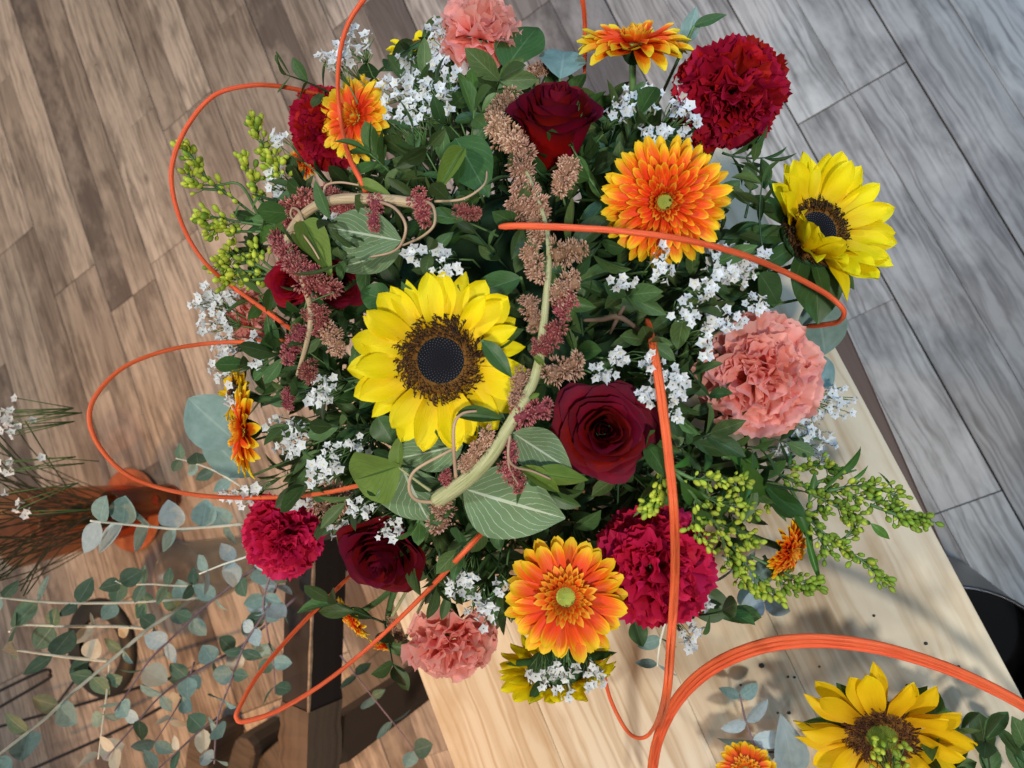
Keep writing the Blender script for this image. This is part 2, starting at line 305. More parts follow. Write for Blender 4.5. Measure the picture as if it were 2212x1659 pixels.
def wood_mat(name, tones, grain=(60, 3.0), dark=(0.10, 0.07, 0.05), gs=0.35, rough=0.55, axis='Y', knots=0.0, spec=0.3, bmp=0.15, seam=None):
    """grain runs along local Y; one tone per object picked by its random number"""
    m, nt, N, L, bs = newmat(name); tc = N.new('ShaderNodeTexCoord'); r = orand(nt)
    sp = N.new('ShaderNodeSeparateXYZ'); L.new(tc.outputs['Object'], sp.inputs[0])
    off = math_n(nt, 'MULTIPLY', r, 91.0)
    ax, ay = (sp.outputs[0], sp.outputs[1])
    big = noise(nt, comb(nt, math_n(nt, 'MULTIPLY', ax, 5.0), math_n(nt, 'MULTIPLY', ay, 1.6), off), 3.0, 3)
    wob = math_n(nt, 'ADD', ax, math_n(nt, 'MULTIPLY', big, 0.035))
    fine = noise(nt, comb(nt, math_n(nt, 'MULTIPLY', wob, grain[0]*1.8), math_n(nt, 'MULTIPLY', ay, grain[1]), off), 2.0, 6, 0.65)
    ring = noise(nt, comb(nt, math_n(nt, 'MULTIPLY', wob, grain[0]*0.42), math_n(nt, 'MULTIPLY', ay, grain[1]*0.22), off), 1.5, 2)
    ringl = math_n(nt, 'ABSOLUTE', math_n(nt, 'SUBTRACT', math_n(nt, 'FRACT', math_n(nt, 'MULTIPLY', ring, 7.0)), 0.5))
    base = ramp(nt, r, tones, 'CONSTANT')
    g = math_n(nt, 'ADD', math_n(nt, 'MULTIPLY', fine, 0.6), math_n(nt, 'MULTIPLY', ringl, 0.5))
    f = ramp(nt, g, [(0.36, (0, 0, 0)), (0.62, (1, 1, 1))])
    col = mixc(nt, math_n(nt, 'MULTIPLY', f, gs), base, dark, 'MIX')
    blot = noise(nt, comb(nt, math_n(nt, 'MULTIPLY', ax, 11.0), math_n(nt, 'MULTIPLY', ay, 4.0), off), 1.6, 4, 0.6)
    bl = ramp(nt, blot, [(0.50, (0, 0, 0)), (0.64, (1, 1, 1))])
    col = mixc(nt, math_n(nt, 'MULTIPLY', bl, gs*0.62), col, dark)
    pale = noise(nt, comb(nt, math_n(nt, 'MULTIPLY', ax, 7.0), math_n(nt, 'MULTIPLY', ay, 3.0), math_n(nt, 'ADD', off, 17.0)), 1.3, 5, 0.65)
    col = mixc(nt, math_n(nt, 'MULTIPLY', ramp(nt, pale, [(0.50, (0, 0, 0)), (0.66, (1, 1, 1))]), gs*0.5), col, tuple(min(.8, c*1.35) for c in tones[0][1]))
    if knots:
        vo = N.new('ShaderNodeTexVoronoi'); vo.inputs['Scale'].default_value = 1.0
        L.new(comb(nt, math_n(nt, 'MULTIPLY', ax, 9.0), math_n(nt, 'MULTIPLY', ay, 4.0), off), vo.inputs['Vector'])
        k = ramp(nt, vo.outputs['Distance'], [(0.0, (1, 1, 1)), (knots, (0.5, 0.5, 0.5)), (knots*2.2, (0, 0, 0))])
        col = mixc(nt, math_n(nt, 'MULTIPLY', k, 0.8), col, dark)
    bump(nt, bs, g, bmp, 0.001); finish(nt, bs, col, rough, 0, spec); return m
M_['floor'] = wood_mat('laminate_plank', [(0.0, (0.50, 0.465, 0.42)), (0.22, (0.37, 0.335, 0.30)), (0.42, (0.60, 0.56, 0.51)), (0.60, (0.29, 0.258, 0.23)), (0.74, (0.46, 0.42, 0.375)), (0.86, (0.17, 0.152, 0.143))], (48, 3.4), (0.115, 0.098, 0.085), 0.80, 0.5, knots=0.05, bmp=0.2)
M_['gap'] = plain_mat('floor_gap', (0.02, 0.02, 0.02), 0.8, 0.1)
M_['pine'] = wood_mat('pine_board', [(0.0, (0.60, 0.51, 0.37)), (0.3, (0.63, 0.55, 0.41)), (0.6, (0.58, 0.49, 0.35)), (0.85, (0.65, 0.57, 0.44))], (40, 0.9), (0.36, 0.23, 0.11), 0.72, 0.5, knots=0.025, bmp=0.12)
M_['apron'] = wood_mat('brown_stained_wood', [(0, (0.12, 0.075, 0.055)), (0.5, (0.10, 0.06, 0.045))], (40, 2.0), (0.05, 0.03, 0.02), 0.4, 0.5)
M_['burnt'] = wood_mat('charred_timber', [(0, (0.022, 0.018, 0.017)), (0.5, (0.018, 0.014, 0.013))], (40, 2.0), (0.008, 0.006, 0.005), 0.6, 0.5, spec=0.4, bmp=0.5)
M_['hewn'] = wood_mat('hewn_timber', [(0, (0.11, 0.075, 0.05)), (0.5, (0.09, 0.06, 0.04))], (40, 2.0), (0.025, 0.016, 0.012), 0.7, 0.6, bmp=0.6)
M_['wornw'] = plain_mat('worn_bare_wood', (0.30, 0.21, 0.14), 0.7, 0.2, 0.1, 60, 0.5)
M_['grey'] = wood_mat('grey_weathered_wood', [(0, (0.12, 0.10, 0.08)), (0.5, (0.15, 0.125, 0.10))], (60, 6.0), (0.04, 0.035, 0.03), 0.6, 0.6, bmp=0.4)
def glass_mat(name, col, gl=0.10):
    m, nt, N, L, bs = newmat(name); t = N.new('ShaderNodeBsdfTransparent'); t.inputs[0].default_value = (*col, 1)
    g = N.new('ShaderNodeBsdfGlossy'); g.inputs['Roughness'].default_value = 0.28; lw = N.new('ShaderNodeLayerWeight'); lw.inputs[0].default_value = 0.25
    mx = N.new('ShaderNodeMixShader'); L.new(math_n(nt, 'MULTIPLY_ADD', lw.outputs['Fresnel'], 0.6), mx.inputs[0]); L.new(t.outputs[0], mx.inputs[1]); L.new(g.outputs[0], mx.inputs[2])
    mx.inputs[0].links[0].from_node.inputs[2].default_value = gl*.4; L.new(mx.outputs[0], N['Material Output'].inputs[0]); return m
M_['oglass'] = glass_mat('orange_glass', (0.99, 0.74, 0.55))
M_['cglass'] = glass_mat('clear_glass', (0.93, 0.95, 0.94))
M_['aglass'] = glass_mat('amber_glass', (0.80, 0.52, 0.28))
M_['bucket'] = plain_mat('black_bucket', (0.012, 0.012, 0.014), 0.3, 0.5)
M_['water'] = plain_mat('dark_water', (0.006, 0.006, 0.007), 0.06, 0.35, 0.0, 5, 0.1, 0.02)
M_['terra'] = plain_mat('terracotta_orange', (0.42, 0.15, 0.07), 0.5, 0.3)
M_['lilac'] = plain_mat('lilac_petal', (0.45, 0.26, 0.5), 0.6, 0.2)

# ------------------------------------------------------------------ the setting: floor planks, table
fl_v, fl_f, _ = box_geo(-4.6, 2.6, -2.0, 5.2, -0.05, -0.004)
floor = obj('floor', mesh('floor', fl_v, fl_f, M_['gap'], False)); floor['kind'] = 'structure'; floor['label'] = 'grey brown wooden plank floor under the table'
PW = 0.105; pr = random.Random(4)
for b in range(-19, 6):
    xb = 0.40+2*PW*b; y = {-1: 0.505, -2: -0.27}.get(b, pr.uniform(0, 1.25))-1.25*4
    while y < 4.2:
        ln = 1.25
        for h in (0, 1):
            cuts = [0, ln] if (b == -1 or pr.random() < .4) else [0, ln*pr.uniform(.25, .75), ln]
            for c0, c1 in zip(cuts[:-1], cuts[1:]):
                w0, w1 = (0.0014, 0.0003) if h == 0 else (0.0003, 0.0014); cx = xb+PW*(h+.5); cy = y+(c0+c1)/2; hl = (c1-c0)/2
                u, v = proj((cx, cy, 0))
                if not (-900 < u < 3000 and -1300 < v < 2600): continue
                e0 = 0.0010 if c0 == 0 else 0.0002; e1 = 0.0010 if c1 == ln else 0.0002
                bv, bf, _ = box_geo(-PW/2+w0, PW/2-w1, -hl+e0, hl-e1, -0.012, 0.0, 0.0008)
                obj('plank', mesh('plank', bv, bf, M_['floor'], False), floor, at((cx, cy, 0)))
        y += ln

TX0, TX1, TY0, TY1, TZ = -0.588, 0.032, -1.15, 0.30, 0.70
table = thing('wooden_table', 'pale pine table top of glued boards on brown legs under the big bouquet', 'table', at(((TX0+TX1)/2, (TY0+TY1)/2, 0)))
tcx, tcy = (TX0+TX1)/2, (TY0+TY1)/2
bw = [0.145, 0.175, 0.12, 0.18]; xx = TX0
for k, w in enumerate(bw):
    V, Fc, _ = box_geo(-w/2+0.00015, w/2-0.00015, -(TY1-TY0)/2, (TY1-TY0)/2, -0.034, 0.0, 0.0008)
    obj('board', mesh('table_board', V, Fc, M_['pine'], False), table, at((xx+w/2-tcx, 0, TZ))); xx += w
for sx in (-1, 1):
    for sy in (-1, 1):
        V, Fc, _ = box_geo(-0.03, 0.03, -0.03, 0.03, 0.0, TZ-0.036, 0.002)
        obj('leg', mesh('table_leg', V, Fc, M_['apron'], False), table, at((sx*0.235, sy*0.63, 0)))
V, Fc, _ = box_geo(-0.016, 0.016, -0.62, 0.62, -0.10, 0.0, 0.002)
obj('side_rail', mesh('side_rail', V, Fc, M_['apron'], False), table, at((-0.285, 0, TZ-0.036)))
V, Fc, _ = box_geo(-0.03, 0.0, -0.36, 0.30, -0.09, 0.0, 0.002)
obj('side_rail', mesh('side_rail', V, Fc, M_['apron'], False), table, at((TX1+0.002-tcx, -0.19-tcy, TZ-0.036)) @ RZ(math.radians(-4.2)))

# ------------------------------------------------------------------ petals
def petal_geo(L=1.0, W=0.4, pw=0.75, tipw=0.0, notch=0.0, cup=0.15, bend=0.3, nl=9, nw=4, wav=0.0, seed=0, base=0.35, ridge=0.0, point=0.0):
    r = random.Random(seed); ph = r.random()*6
    def fn(t, s):
        w = (base+(1-base)*math.sin(PI/2*min(1, t/0.6)))
        if t > 0.55: q = (t-0.55)/0.45; w *= max(tipw, (1-q**(3.4-2.0*point))**(0.5+0.4*point))
        y = s*W/2*w
        a = bend*t
        x = L*t*(1-0.08*abs(bend)*t); z = L*math.sin(a)*t*0.5
        z += cup*W*(s*s)*w+ridge*W*math.cos(s*PI*2.5)*w*0.5 + wav*math.sin(t*7+ph+s*2)*s*W*0.5
        if notch and t > 0.9: x -= notch*L*(1-abs(s))*(t-0.9)*10*0.5
        return (x, y, z)
    return grid_geo(nl, nw, fn)
def pm(name, mat, **k):
    V, Fc, ts = petal_geo(**k); return mesh(name, V, Fc, mat, True, ts)
SUNP = {m: [pm('sunflower_petal', M_[m], W=w, cup=c, bend=b, wav=0.22, seed=i, point=p, base=0.5, ridge=0.02, nl=11, nw=6, notch=nt) for i, (w, c, b, p, nt) in enumerate([(0.45, .12, -.15, .60, 0), (0.40, .18, -.3, .7, 0), (0.50, .08, .12, .50, .04), (0.33, .24, -.45, .85, 0), (0.43, .16, .25, .65, 0)])] for m in ('sun', 'sun2')}
GERP = {m: [pm('gerbera_petal', M_[m], W=w, cup=c, bend=b, seed=i, base=0.5, ridge=0.035, nl=9, nw=5, tipw=0.22, notch=nt, wav=.1) for i, (w, c, b, nt) in enumerate([(0.30, .2, -.22, .05), (0.27, .25, -.1, .0), (0.32, .15, .12, .06), (0.26, .3, -.4, .03)])] for m in ('ger', 'ger2', 'gerc')}
GERI = [pm('gerbera_floret', M_['gerin'], W=w, cup=.35, bend=b, seed=i, base=0.35, nl=5, nw=2, point=.5) for i, (w, b) in enumerate([(0.30, .3), (0.24, .6), (0.34, .1)])]
SEP = [pm('sepal', M_['dleaf'], W=w, cup=.2, bend=b, seed=i, base=0.7, nl=6, nw=3, point=1.0) for i, (w, b) in enumerate([(0.4, .3), (0.34, .5)])]

MAIN = []   # (u, v, short name, radius px): used for saying what stands beside what
BASE = np.array([DC[0], DC[1], 0.775])
def stem_to_base(th, Mw, start_local, rad, mat, bendout=0.05, name='stem'):
    p0 = np.array(Mw @ Vector(start_local)); zax = np.array(Mw.to_3x3() @ Vector((0, 0, 1)))
    end = BASE+np.array([(p0[0]-BASE[0])*0.15, (p0[1]-BASE[1])*0.15, 0])
    pts = smooth_path([p0, p0-zax*bendout, (p0-zax*bendout*1.5+end)/2, end], 5)
    inv = Mw.inverted(); loc = [np.array(inv @ Vector(map(float, p))) for p in pts]
    tube(name, loc, [rad, rad*1.1], mat, th, 6)

_disc_cache = {}
def disc_meshes(kind):
    if kind in _disc_cache: return _disc_cache[kind]
    # unit disc radius 1: dome + seeds (Fibonacci) + ring florets
    rd = 0.58 if kind == 'dark' else 0.42
    prof = [(0.001, 0.0)]+[(r, 0.16*math.cos(r*PI/2)-0.02+0.10*math.exp(-((r-0.75)/0.2)**2)-0.10) for r in np.linspace(0.08, 1.0, 12)]+[(0.98, -0.3), (0.3, -0.45)]
    prof[0] = (0.001, prof[1][1]+0.0)
    Vd, Fd, td = lathe_geo(prof, 36); td = [(0.1 if kind == 'dark' else min(1, math.hypot(v[0], v[1])/rd*0.8), 0, 0) for v in Vd]
    dm = mesh('disc', Vd, Fd, M_['seedc' if kind == 'dark' else 'seedg'], True, td); dm.materials.append(M_['ringb'])
    for p_ in dm.polygons:
        if math.hypot(p_.center[0], p_.center[1]) > rd*1.02: p_.material_index = 1
    zs = lambda r: np.interp(r, [p[0] for p in prof[:13]], [p[1] for p in prof[:13]])
    gs = []; n = 230
    for i in range(n):
        r = rd*math.sqrt((i+0.5)/n); a = i*2.399963; h = 0.025+0.03*(r/rd); w = 0.018+0.022*(r/rd)
        x, y = r*math.cos(a), r*math.sin(a); z = zs(r)
        V = [(x+w*math.cos(a+k*PI/2), y+w*math.sin(a+k*PI/2), z-0.01) for k in range(4)]+[(x*0.985, y*0.985, z+h)]
        gs.append((V, [(0, 1, 4), (1, 2, 4), (2, 3, 4), (3, 0, 4)], [(0.0, 0, 0)]*4+[(0.45+0.55*r/rd, 0, 0)]))
    V, Fc, ts = join(gs); sm = mesh('seed_spiral', V, Fc, M_['seedc' if kind == 'dark' else 'seedg'], False, ts)
    gs = []; rr = random.Random(3)
    for i in range(680 if kind == 'dark' else 700):
        r = rd+(1.03-rd)*rr.random()**0.8; a = rr.random()*2*PI; out = 0.02+0.11*((r-rd)/(1-rd))+rr.uniform(-.02, .05)
        h = (0.10+0.10*rr.random()) if kind == 'dark' else 0.06+0.06*rr.random()
        x, y = r*math.cos(a), r*math.sin(a); z = zs(min(r, 1)); d = a+rr.uniform(-0.5, 0.5)
        p0 = np.array([x, y, z-0.02]); p1 = p0+np.array([math.cos(d)*out*.4, math.sin(d)*out*.4, h*.8]); p2 = p1+np.array([math.cos(d+.6)*out*.9, math.sin(d+.6)*out*.9, h*.2])
        p3 = p2+np.array([math.cos(d+1.6)*out*.5, math.sin(d+1.6)*out*.5, -h*.25])
        g = tube_geo([p0, p1, p2, p3] if kind == 'dark' else [p0, p1, p2], [0.026, 0.022, 0.015, 0.009] if kind == 'dark' else [0.022, 0.02, 0.012], 3)
        nn = len(g[0]); gs.append((g[0], g[1], [(k/(nn-1), 0, 0) for k in range(nn)]))
    V, Fc, ts = join(gs); rm = mesh('ring_florets', V, Fc, M_['seedr' if kind == 'dark' else 'seedb'], True, ts)
    _disc_cache[kind] = (dm, sm, rm); return _disc_cache[kind]

def sunflower(u, v, dia, face, label, short, mat='sun', disc='dark', lift=0.012, p=None, n1=20, n2=17, elev=(3, 12), fold=None, discr=0.45, seed=0, stem=True, group='sunflowers in the bouquet', nsep=12):
    r = random.Random(seed+50); p = D(u, v, lift) if p is None else p
    R = dia/2*px(p); z = fdir(u, v, *face); Mw = frame(p, z, r.random()*6)
    th = thing('sunflower', label, 'sunflower', Mw, group)
    if short: MAIN.append((u, v, short, dia/2))
    dr = R*discr; dm, sm, rm = disc_meshes(disc)
    Vc, Fc, tc = lathe_geo([(0.001, -dr*.62), (dr*.35, -dr*.60), (dr*.8, -dr*.44), (dr*1.12, -dr*.20), (dr*1.02, -dr*.12)], 24); obj('receptacle', mesh('receptacle', Vc, Fc, M_['calyx'], True, tc), th)
    d = obj('disc', dm, th, SC(dr)); obj('seed_spiral', sm, d, kind='stuff'); obj('ring_florets', rm, d, kind='stuff')
    xw = np.array(Mw.to_3x3().inverted() @ Vector(map(float, fdir(u, v, *(fold[:3] if fold else (1, 0, 0))))))
    for lay, (n, e) in enumerate(((n1, elev[0]), (n2, elev[1]))):
        for k in range(n):
            a = 2*PI*(k+0.5*lay+r.uniform(-.28, .28))/n; ln = R*(1-discr*0.72)*r.uniform(0.90, 1.06)*(1.0 if lay == 0 else 0.93)
            el = math.radians(e+r.uniform(-8, 8))
            if fold:   # petals on one side stand up over the disc
                c = math.cos(a)*xw[0]+math.sin(a)*xw[1]
                if c > 0.35: el += math.radians(fold[3])*(c-0.2)*r.uniform(.7, 1.2)
            M = RZ(a) @ T(dr*0.80, 0, dr*(-0.10+0.06*lay)) @ RY(-el) @ RX(r.uniform(-.25, .25)) @ SC3(ln, ln*r.uniform(.85, 1.12), ln)
            obj('petal', r.choice(SUNP[mat]), th, M)
    for k in range(nsep):
        a = 2*PI*(k+r.uniform(-.3, .3))/nsep
        obj('sepal', r.choice(SEP), th, RZ(a) @ T(dr*0.6, 0, -dr*0.35) @ RY(math.radians(6+r.uniform(-10, 14))) @ SC(R*r.uniform(.62, .8)))
    if stem: stem_to_base(th, Mw, (0, 0, -dr*.4), 0.0042, M_['stem'])
    return th

def cup_geo(r, h): return lathe_geo([(0.001, -h), (r*0.35, -h*0.98), (r*0.6, -h*0.75), (r*0.9, -h*0.3), (r, 0), (r*0.9, 0.02*h)], 18)
_ge = None
def gerb_eye():
    global _ge
    if _ge is None:
        gs = [lathe_geo([(0.001, 0.30), (0.4, 0.26), (0.75, 0.14), (1, -0.1), (0.8, -0.3)], 20)]
        gs[0] = (gs[0][0], gs[0][1], [(math.hypot(v[0], v[1])*.7, 0, 0) for v in gs[0][0]])
        for i in range(150):
            r = math.sqrt((i+.5)/150); a = i*2.39996; x, y = r*math.cos(a), r*math.sin(a); z = 0.29-0.3*r*r; w = 0.06
            V = [(x+w*math.cos(k*PI/2), y+w*math.sin(k*PI/2), z-.03) for k in range(4)]+[(x*1.06, y*1.06, z+.11)]
            gs.append((V, [(0, 1, 4), (1, 2, 4), (2, 3, 4), (3, 0, 4)], [(r*.8, 0, 0)]*4+[(min(1, r*1.1), 0, 0)]))
        V, Fc, ts = join(gs); _ge = mesh('eye', V, Fc, M_['geye'], True, ts)
    return _ge
def gerbera(u, v, dia, face, label, short, mat='ger', full=False, lift=0.012, p=None, seed=0, rings=None, group='orange and yellow gerberas in the bouquet', stem=True, squash=0.0):
    r = random.Random(seed+90); p = D(u, v, lift) if p is None else p
    R = dia/2*px(p); Mw = frame(p, fdir(u, v, *face), r.random()*6); th = thing('gerbera', label, 'gerbera', Mw, group)
    if short: MAIN.append((u, v, short, dia/2))
    er = R*(0.19 if full else 0.20)
    obj('eye', gerb_eye(), th, SC(er))
    Vc, Fc, tc = cup_geo(R*0.24, R*0.26); cx = obj('calyx', mesh('calyx', Vc, Fc, M_['calyx'], True, tc), th, T(0, 0, -R*0.03))
    layers = ([(30, 1.0, 0, .20), (28, .90, 4, .19), (28, .74, 9, .18), (28, .60, 14, .16), (26, .46, 22, .15)] if full else [(22, 1.0, 1, .2), (20, .90, 7, .2)])
    if mat == 'ger2' and full: layers = [(20, 1.0, 2, .2), (18, .90, 8, .2), (17, .72, 15, .18)]
    for li, (n, l, e, rb) in enumerate(layers):
        for k in range(n):
            a = 2*PI*(k+.5*li+r.uniform(-.22, .22))/n; ln = R*(l-rb)*r.uniform(.93, 1.05)
            wv = 1.0 if not full else ((.76, .70, .55, .45, .38) if mat != 'ger2' else (1.15, 1.05, .7))[li]
            M = RZ(a) @ T(R*rb, 0, R*0.03*li) @ RY(-math.radians(e+r.uniform(-6, 6)-squash)) @ RX(r.uniform(-.15, .15)) @ SC3(ln, R*.80*(1.08 if not full else wv)*r.uniform(.9, 1.1), R*.8)
            obj('petal', r.choice(GERP['gerc' if li >= 2 else mat]), th, M)
    fl = [(22, .25, 55, .15), (26, .30, 35, .16), (26, .34, 18, .19)] if not full else [(22, .22, 70, .11), (22, .26, 52, .14)]
    for li, (n, l, e, rb) in enumerate(fl):
        for k in range(n):
            a = 2*PI*(k+.5*li+r.uniform(-.25, .25))/n; ln = R*l*r.uniform(.75, 1.15)
            obj('floret', r.choice(GERI), th, RZ(a) @ T(R*rb*1.05, 0, R*0.06) @ RY(-math.radians(e+r.uniform(-10, 10))) @ SC(ln))
    if stem: stem_to_base(th, Mw, (0, 0, -R*.27), 0.003, M_['stem'])
    return th

# ---- roses
def rose_petal(H, rb, rt, A, curl, seed, ruf=0.02, lean=0.0):
    rr = random.Random(seed); ph = rr.random()*6
    def fn(t, s):
        tt = max(0.0, t*(0.97-0.20*abs(s)**3.5)+0.02*math.sin(s*5+ph)*t)
        w = 0.35+0.65*math.sin(PI/2*min(1, tt*1.5)); phi = s*A*w
        tt = min(1.0, tt); k = 1-(1-tt)**1.7
        r = rb+(rt-rb)*k*(0.75+0.25*tt); z = H*(tt**0.9)
        q = max(0, tt-0.72)/0.28
        r += curl*0.30*q*q*(0.7+0.5*abs(s)); z -= curl*0.22*q**2.2*(0.6+0.8*abs(s))
        r += ruf*math.sin(s*6+ph)*tt*tt+lean*tt
        # spiral: one edge tucked in
        r += 0.05*s*rt
        return (r*math.cos(phi), r*math.sin(phi), z)
    return grid_geo(9, 10, fn)
ROSEM = {}
def rose_set(mat, openness):
    key = (mat, openness)
    if key in ROSEM: return ROSEM[key]
    out = []
    N = 27
    for i in range(N):
        f = i/(N-1)
        rt = 0.07+0.62*f**1.15*(0.8+0.45*openness*f); H = 0.98-0.12*f-0.50*openness*max(0, f-.45)*1.5
        lean = -max(0, .42-f)*.20; A = 1.75-0.55*f; curl = (0.0 if f < .3 else (f-.25)*(0.55+0.8*openness))
        g = rose_petal(H, 0.05+0.20*f, rt, A, curl, i, 0.012+0.03*f, lean)
        V, Fc, ts = g; out.append((mesh('rose_petal', V, Fc, M_[mat], True, ts), i*2.3999+0.2*math.sin(i*3), f))
    ROSEM[key] = out; return out
def rose(u, v, dia, face, label, short, mat='rose', openness=0.5, lift=0.0, p=None, seed=0, hs=1.0, roll=None):
    r = random.Random(seed+10); p = D(u, v, lift) if p is None else p; R = dia/2*px(p)*1.28
    Mw = frame(p, fdir(u, v, *face), r.random()*6 if roll is None else roll); th = thing('rose', label, 'rose', Mw, 'dark red roses in the bouquet')
    if short: MAIN.append((u, v, short, dia/2))
    for me, a, f in rose_set(mat, openness):
        obj('petal', me, th, RZ(a+r.uniform(-.12, .12)) @ RX(r.uniform(-.03, .03)) @ RY(r.uniform(-.02, .04)) @ T(0, 0, -R*0.72*hs) @ SC3(R, R, R*hs))
    Vc, Fc, tc = cup_geo(R*0.34, R*0.30); obj('calyx', mesh('calyx', Vc, Fc, M_['calyx'], True, tc), th, T(0, 0, -R*0.60*hs))
    for k in range(5): obj('sepal', SEP[k % 2], th, RZ(2*PI*k/5) @ T(R*.25, 0, -R*.68*hs) @ RY(-math.radians(35+r.uniform(-20, 15))) @ SC(R*.7))
    stem_to_base(th, Mw, (0, 0, -R*.9*hs), 0.0032, M_['stemd'])
    return th

# ---- carnations
def carn_petal(seed, teeth=1.0, W=1.0):
    rr = random.Random(seed); ph = rr.random()*6; ph2 = rr.random()*6; fr = rr.uniform(2.4, 3.6); tz = [rr.uniform(0.2, 1.0) for _ in range(30)]; nw = 26
    def fn(t, s):
        w = 0.10+0.90*max(0, (t-0.12)/0.88)**0.8; j = int(round((s+1)/2*nw))
        a = s*0.80*w*W
        rad = t*(1-0.10*s*s*t)+0.035*t*math.sin(s*4+ph2)
        if t > 0.97: rad -= teeth*(0.055*tz[j % 30] if j % 2 else -0.008)
        elif t > 0.86: rad -= 0.0
        x = rad*math.cos(a); y = rad*math.sin(a)
        amp = 0.16*max(0, t-.35)**1.25*1.5
        z = amp*math.sin(s*fr*2.2+ph)+amp*.50*math.sin(s*fr*5.1+ph2)*t*t+0.12*t*t*(0.4+math.sin(ph))-0.16*max(0, t-.75)*math.cos(ph2)
        return (x, y, z)
    return grid_geo(10, nw, fn)
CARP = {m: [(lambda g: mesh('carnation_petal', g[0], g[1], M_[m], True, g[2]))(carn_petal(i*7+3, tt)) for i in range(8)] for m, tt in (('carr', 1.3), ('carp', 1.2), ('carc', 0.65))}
def carnation(u, v, dia, face, label, short, mat, lift=0.0, p=None, seed=0, dense=1.0, flat=1.0):
    r = random.Random(seed+30); p = D(u, v, lift) if p is None else p; R = dia/2*px(p)
    Mw = frame(p, fdir(u, v, *face), r.random()*6); th = thing('carnation', label, 'carnation', Mw, 'carnations in the bouquet')
    if short: MAIN.append((u, v, short, dia/2))
    for n, e, l in ((12, -10, 1.0), (12, 4, .99), (12, 18, .95), (11, 34, .90), (10, 52, .84), (9, 70, .82), (7, 86, .74)):
        n = max(4, int(n*dense))
        for k in range(n):
            a = 2*PI*(k+r.uniform(-.3, .3))/n+e; s = R*0.96*l*r.uniform(.86, 1.06)
            M = RZ(a) @ T(R*.05, 0, -R*.26) @ RY(-math.radians(e*flat+r.uniform(-14, 14))) @ RX(r.uniform(-.6, .6)*(0.35+e/70)) @ SC(s)
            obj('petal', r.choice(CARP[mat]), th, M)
    V, Fc, ts = lathe_geo([(0.001, -1.0), (.13, -.98), (.19, -.7), (.20, -.45), (.14, -.34), (0.05, -.30)], 12)
    obj('calyx', mesh('calyx', V, Fc, M_['stem'], True, ts), th, SC(R))
    stem_to_base(th, Mw, (0, 0, -R*.92), 0.0026, M_['stem'])
    return th

# ------------------------------------------------------------------ the flowers of the bouquet
sunflower(952, 778, 385, (-0.03, 0.06, 1), 'large open yellow sunflower with dark centre in the middle of the bouquet', 'big central sunflower', seed=1, lift=0.025)
sunflower(1768, 497, 338, (0.55, -0.40, 0.82), 'yellow sunflower seen side-on with petals folded over its dark disc', 'side-on sunflower', seed=2, lift=0.0, fold=(-0.7, 0.6, 0.2, 85), elev=(22, 34), discr=0.42)
sunflower(1205, 1448, 262, (0.02, 0.80, -0.58), 'drooping yellow sunflower facing the table behind white sprigs at the bouquet bottom', 'drooping sunflower', mat='sun', seed=3, lift=-0.02, nsep=3, elev=(-6, -12))
sunflower(893, 100, 120, (-.2, -.9, .25), 'mostly hidden yellow sunflower behind grey-green leaves beside the upright coral carnation', None, seed=4, lift=-0.05)
sunflower(505, 850, 125, (-.85, -.1, .3), 'mostly hidden yellow sunflower behind the edge-on gerbera', None, mat='sun2', seed=5, lift=-0.03)

gerbera(1436, 436, 284, (0.02, 0.02, 1), 'large many-layered orange gerbera with yellow petal tips beside the two dark roses', 'large double gerbera', full=True, seed=1, lift=0.025)
gerbera(1222, 1290, 268, (0.0, 0.02, 1), 'orange gerbera with broad yellow-tipped petals and green eye beside the crimson carnation', 'green-eyed gerbera', seed=2, lift=0.025)
gerbera(768, 255, 196, (-0.62, -0.30, 0.66), 'golden orange gerbera crossed by an upright orange cane', 'cane-crossed gerbera', mat='ger2', full=True, seed=3, lift=0.01)
gerbera(1370, 98, 262, (0.02, -0.97, 0.20), 'golden yellow gerbera facing up with its green calyx showing', 'upward-facing gerbera', mat='ger2', full=True, seed=4, lift=0.0)
gerbera(530, 930, 216, (-0.98, 0.05, 0.10), 'orange gerbera seen edge-on above the big blue-green leaf', 'edge-on gerbera', mat='ger2', full=True, seed=5, lift=0.0)
gerbera(1702, 1190, 150, (0.80, 0.42, 0.30), 'small orange gerbera turned away under the goldenrod over the table', 'turned-away gerbera', full=True, seed=6, lift=-0.03)
gerbera(655, 350, 80, (-.5, .2, .3), 'small orange gerbera half hidden behind the shaded red carnation', None, seed=7, lift=-0.05)
gerbera(762, 1335, 110, (-.75, .62, .1), 'yellow orange gerbera seen from behind near the dark charred beam', None, mat='ger2', full=True, seed=8, lift=-0.04)
gerbera(838, 1392, 90, (-.1, .95, .1), 'orange gerbera hidden under oval leaves beside the drooping coral carnation', None, mat='ger2', full=True, seed=9, lift=-0.04)

rose(1203, 232, 226, (0.03, -0.86, 0.46), 'tall dark red rose seen from the side at the top of the bouquet', 'tall dark rose', openness=0.15, hs=1.55, seed=1, lift=0.03)
rose(1307, 930, 228, (0.05, 0.02, 1), 'wide open dark red rose seen straight into its spiral', 'spiral dark rose', openness=0.6, seed=2, lift=0.01)
rose(822, 1212, 215, (-0.22, 0.62, 0.72), 'dark red rose nodding towards the charred beam', 'nodding dark rose', openness=0.3, seed=3, hs=1.2, lift=.012)
rose(622, 612, 118, (-0.35, 0.05, 0.9), 'small brighter red rose half hidden by an amaranth stem', 'small red rose', mat='rose2', openness=0.2, seed=4, lift=0.008)
rose(742, 615, 120, (0.2, 0, 0.9), 'shadowed dark red rose deep behind the lime amaranth leaf', None, openness=0.3, seed=5, lift=-0.04)

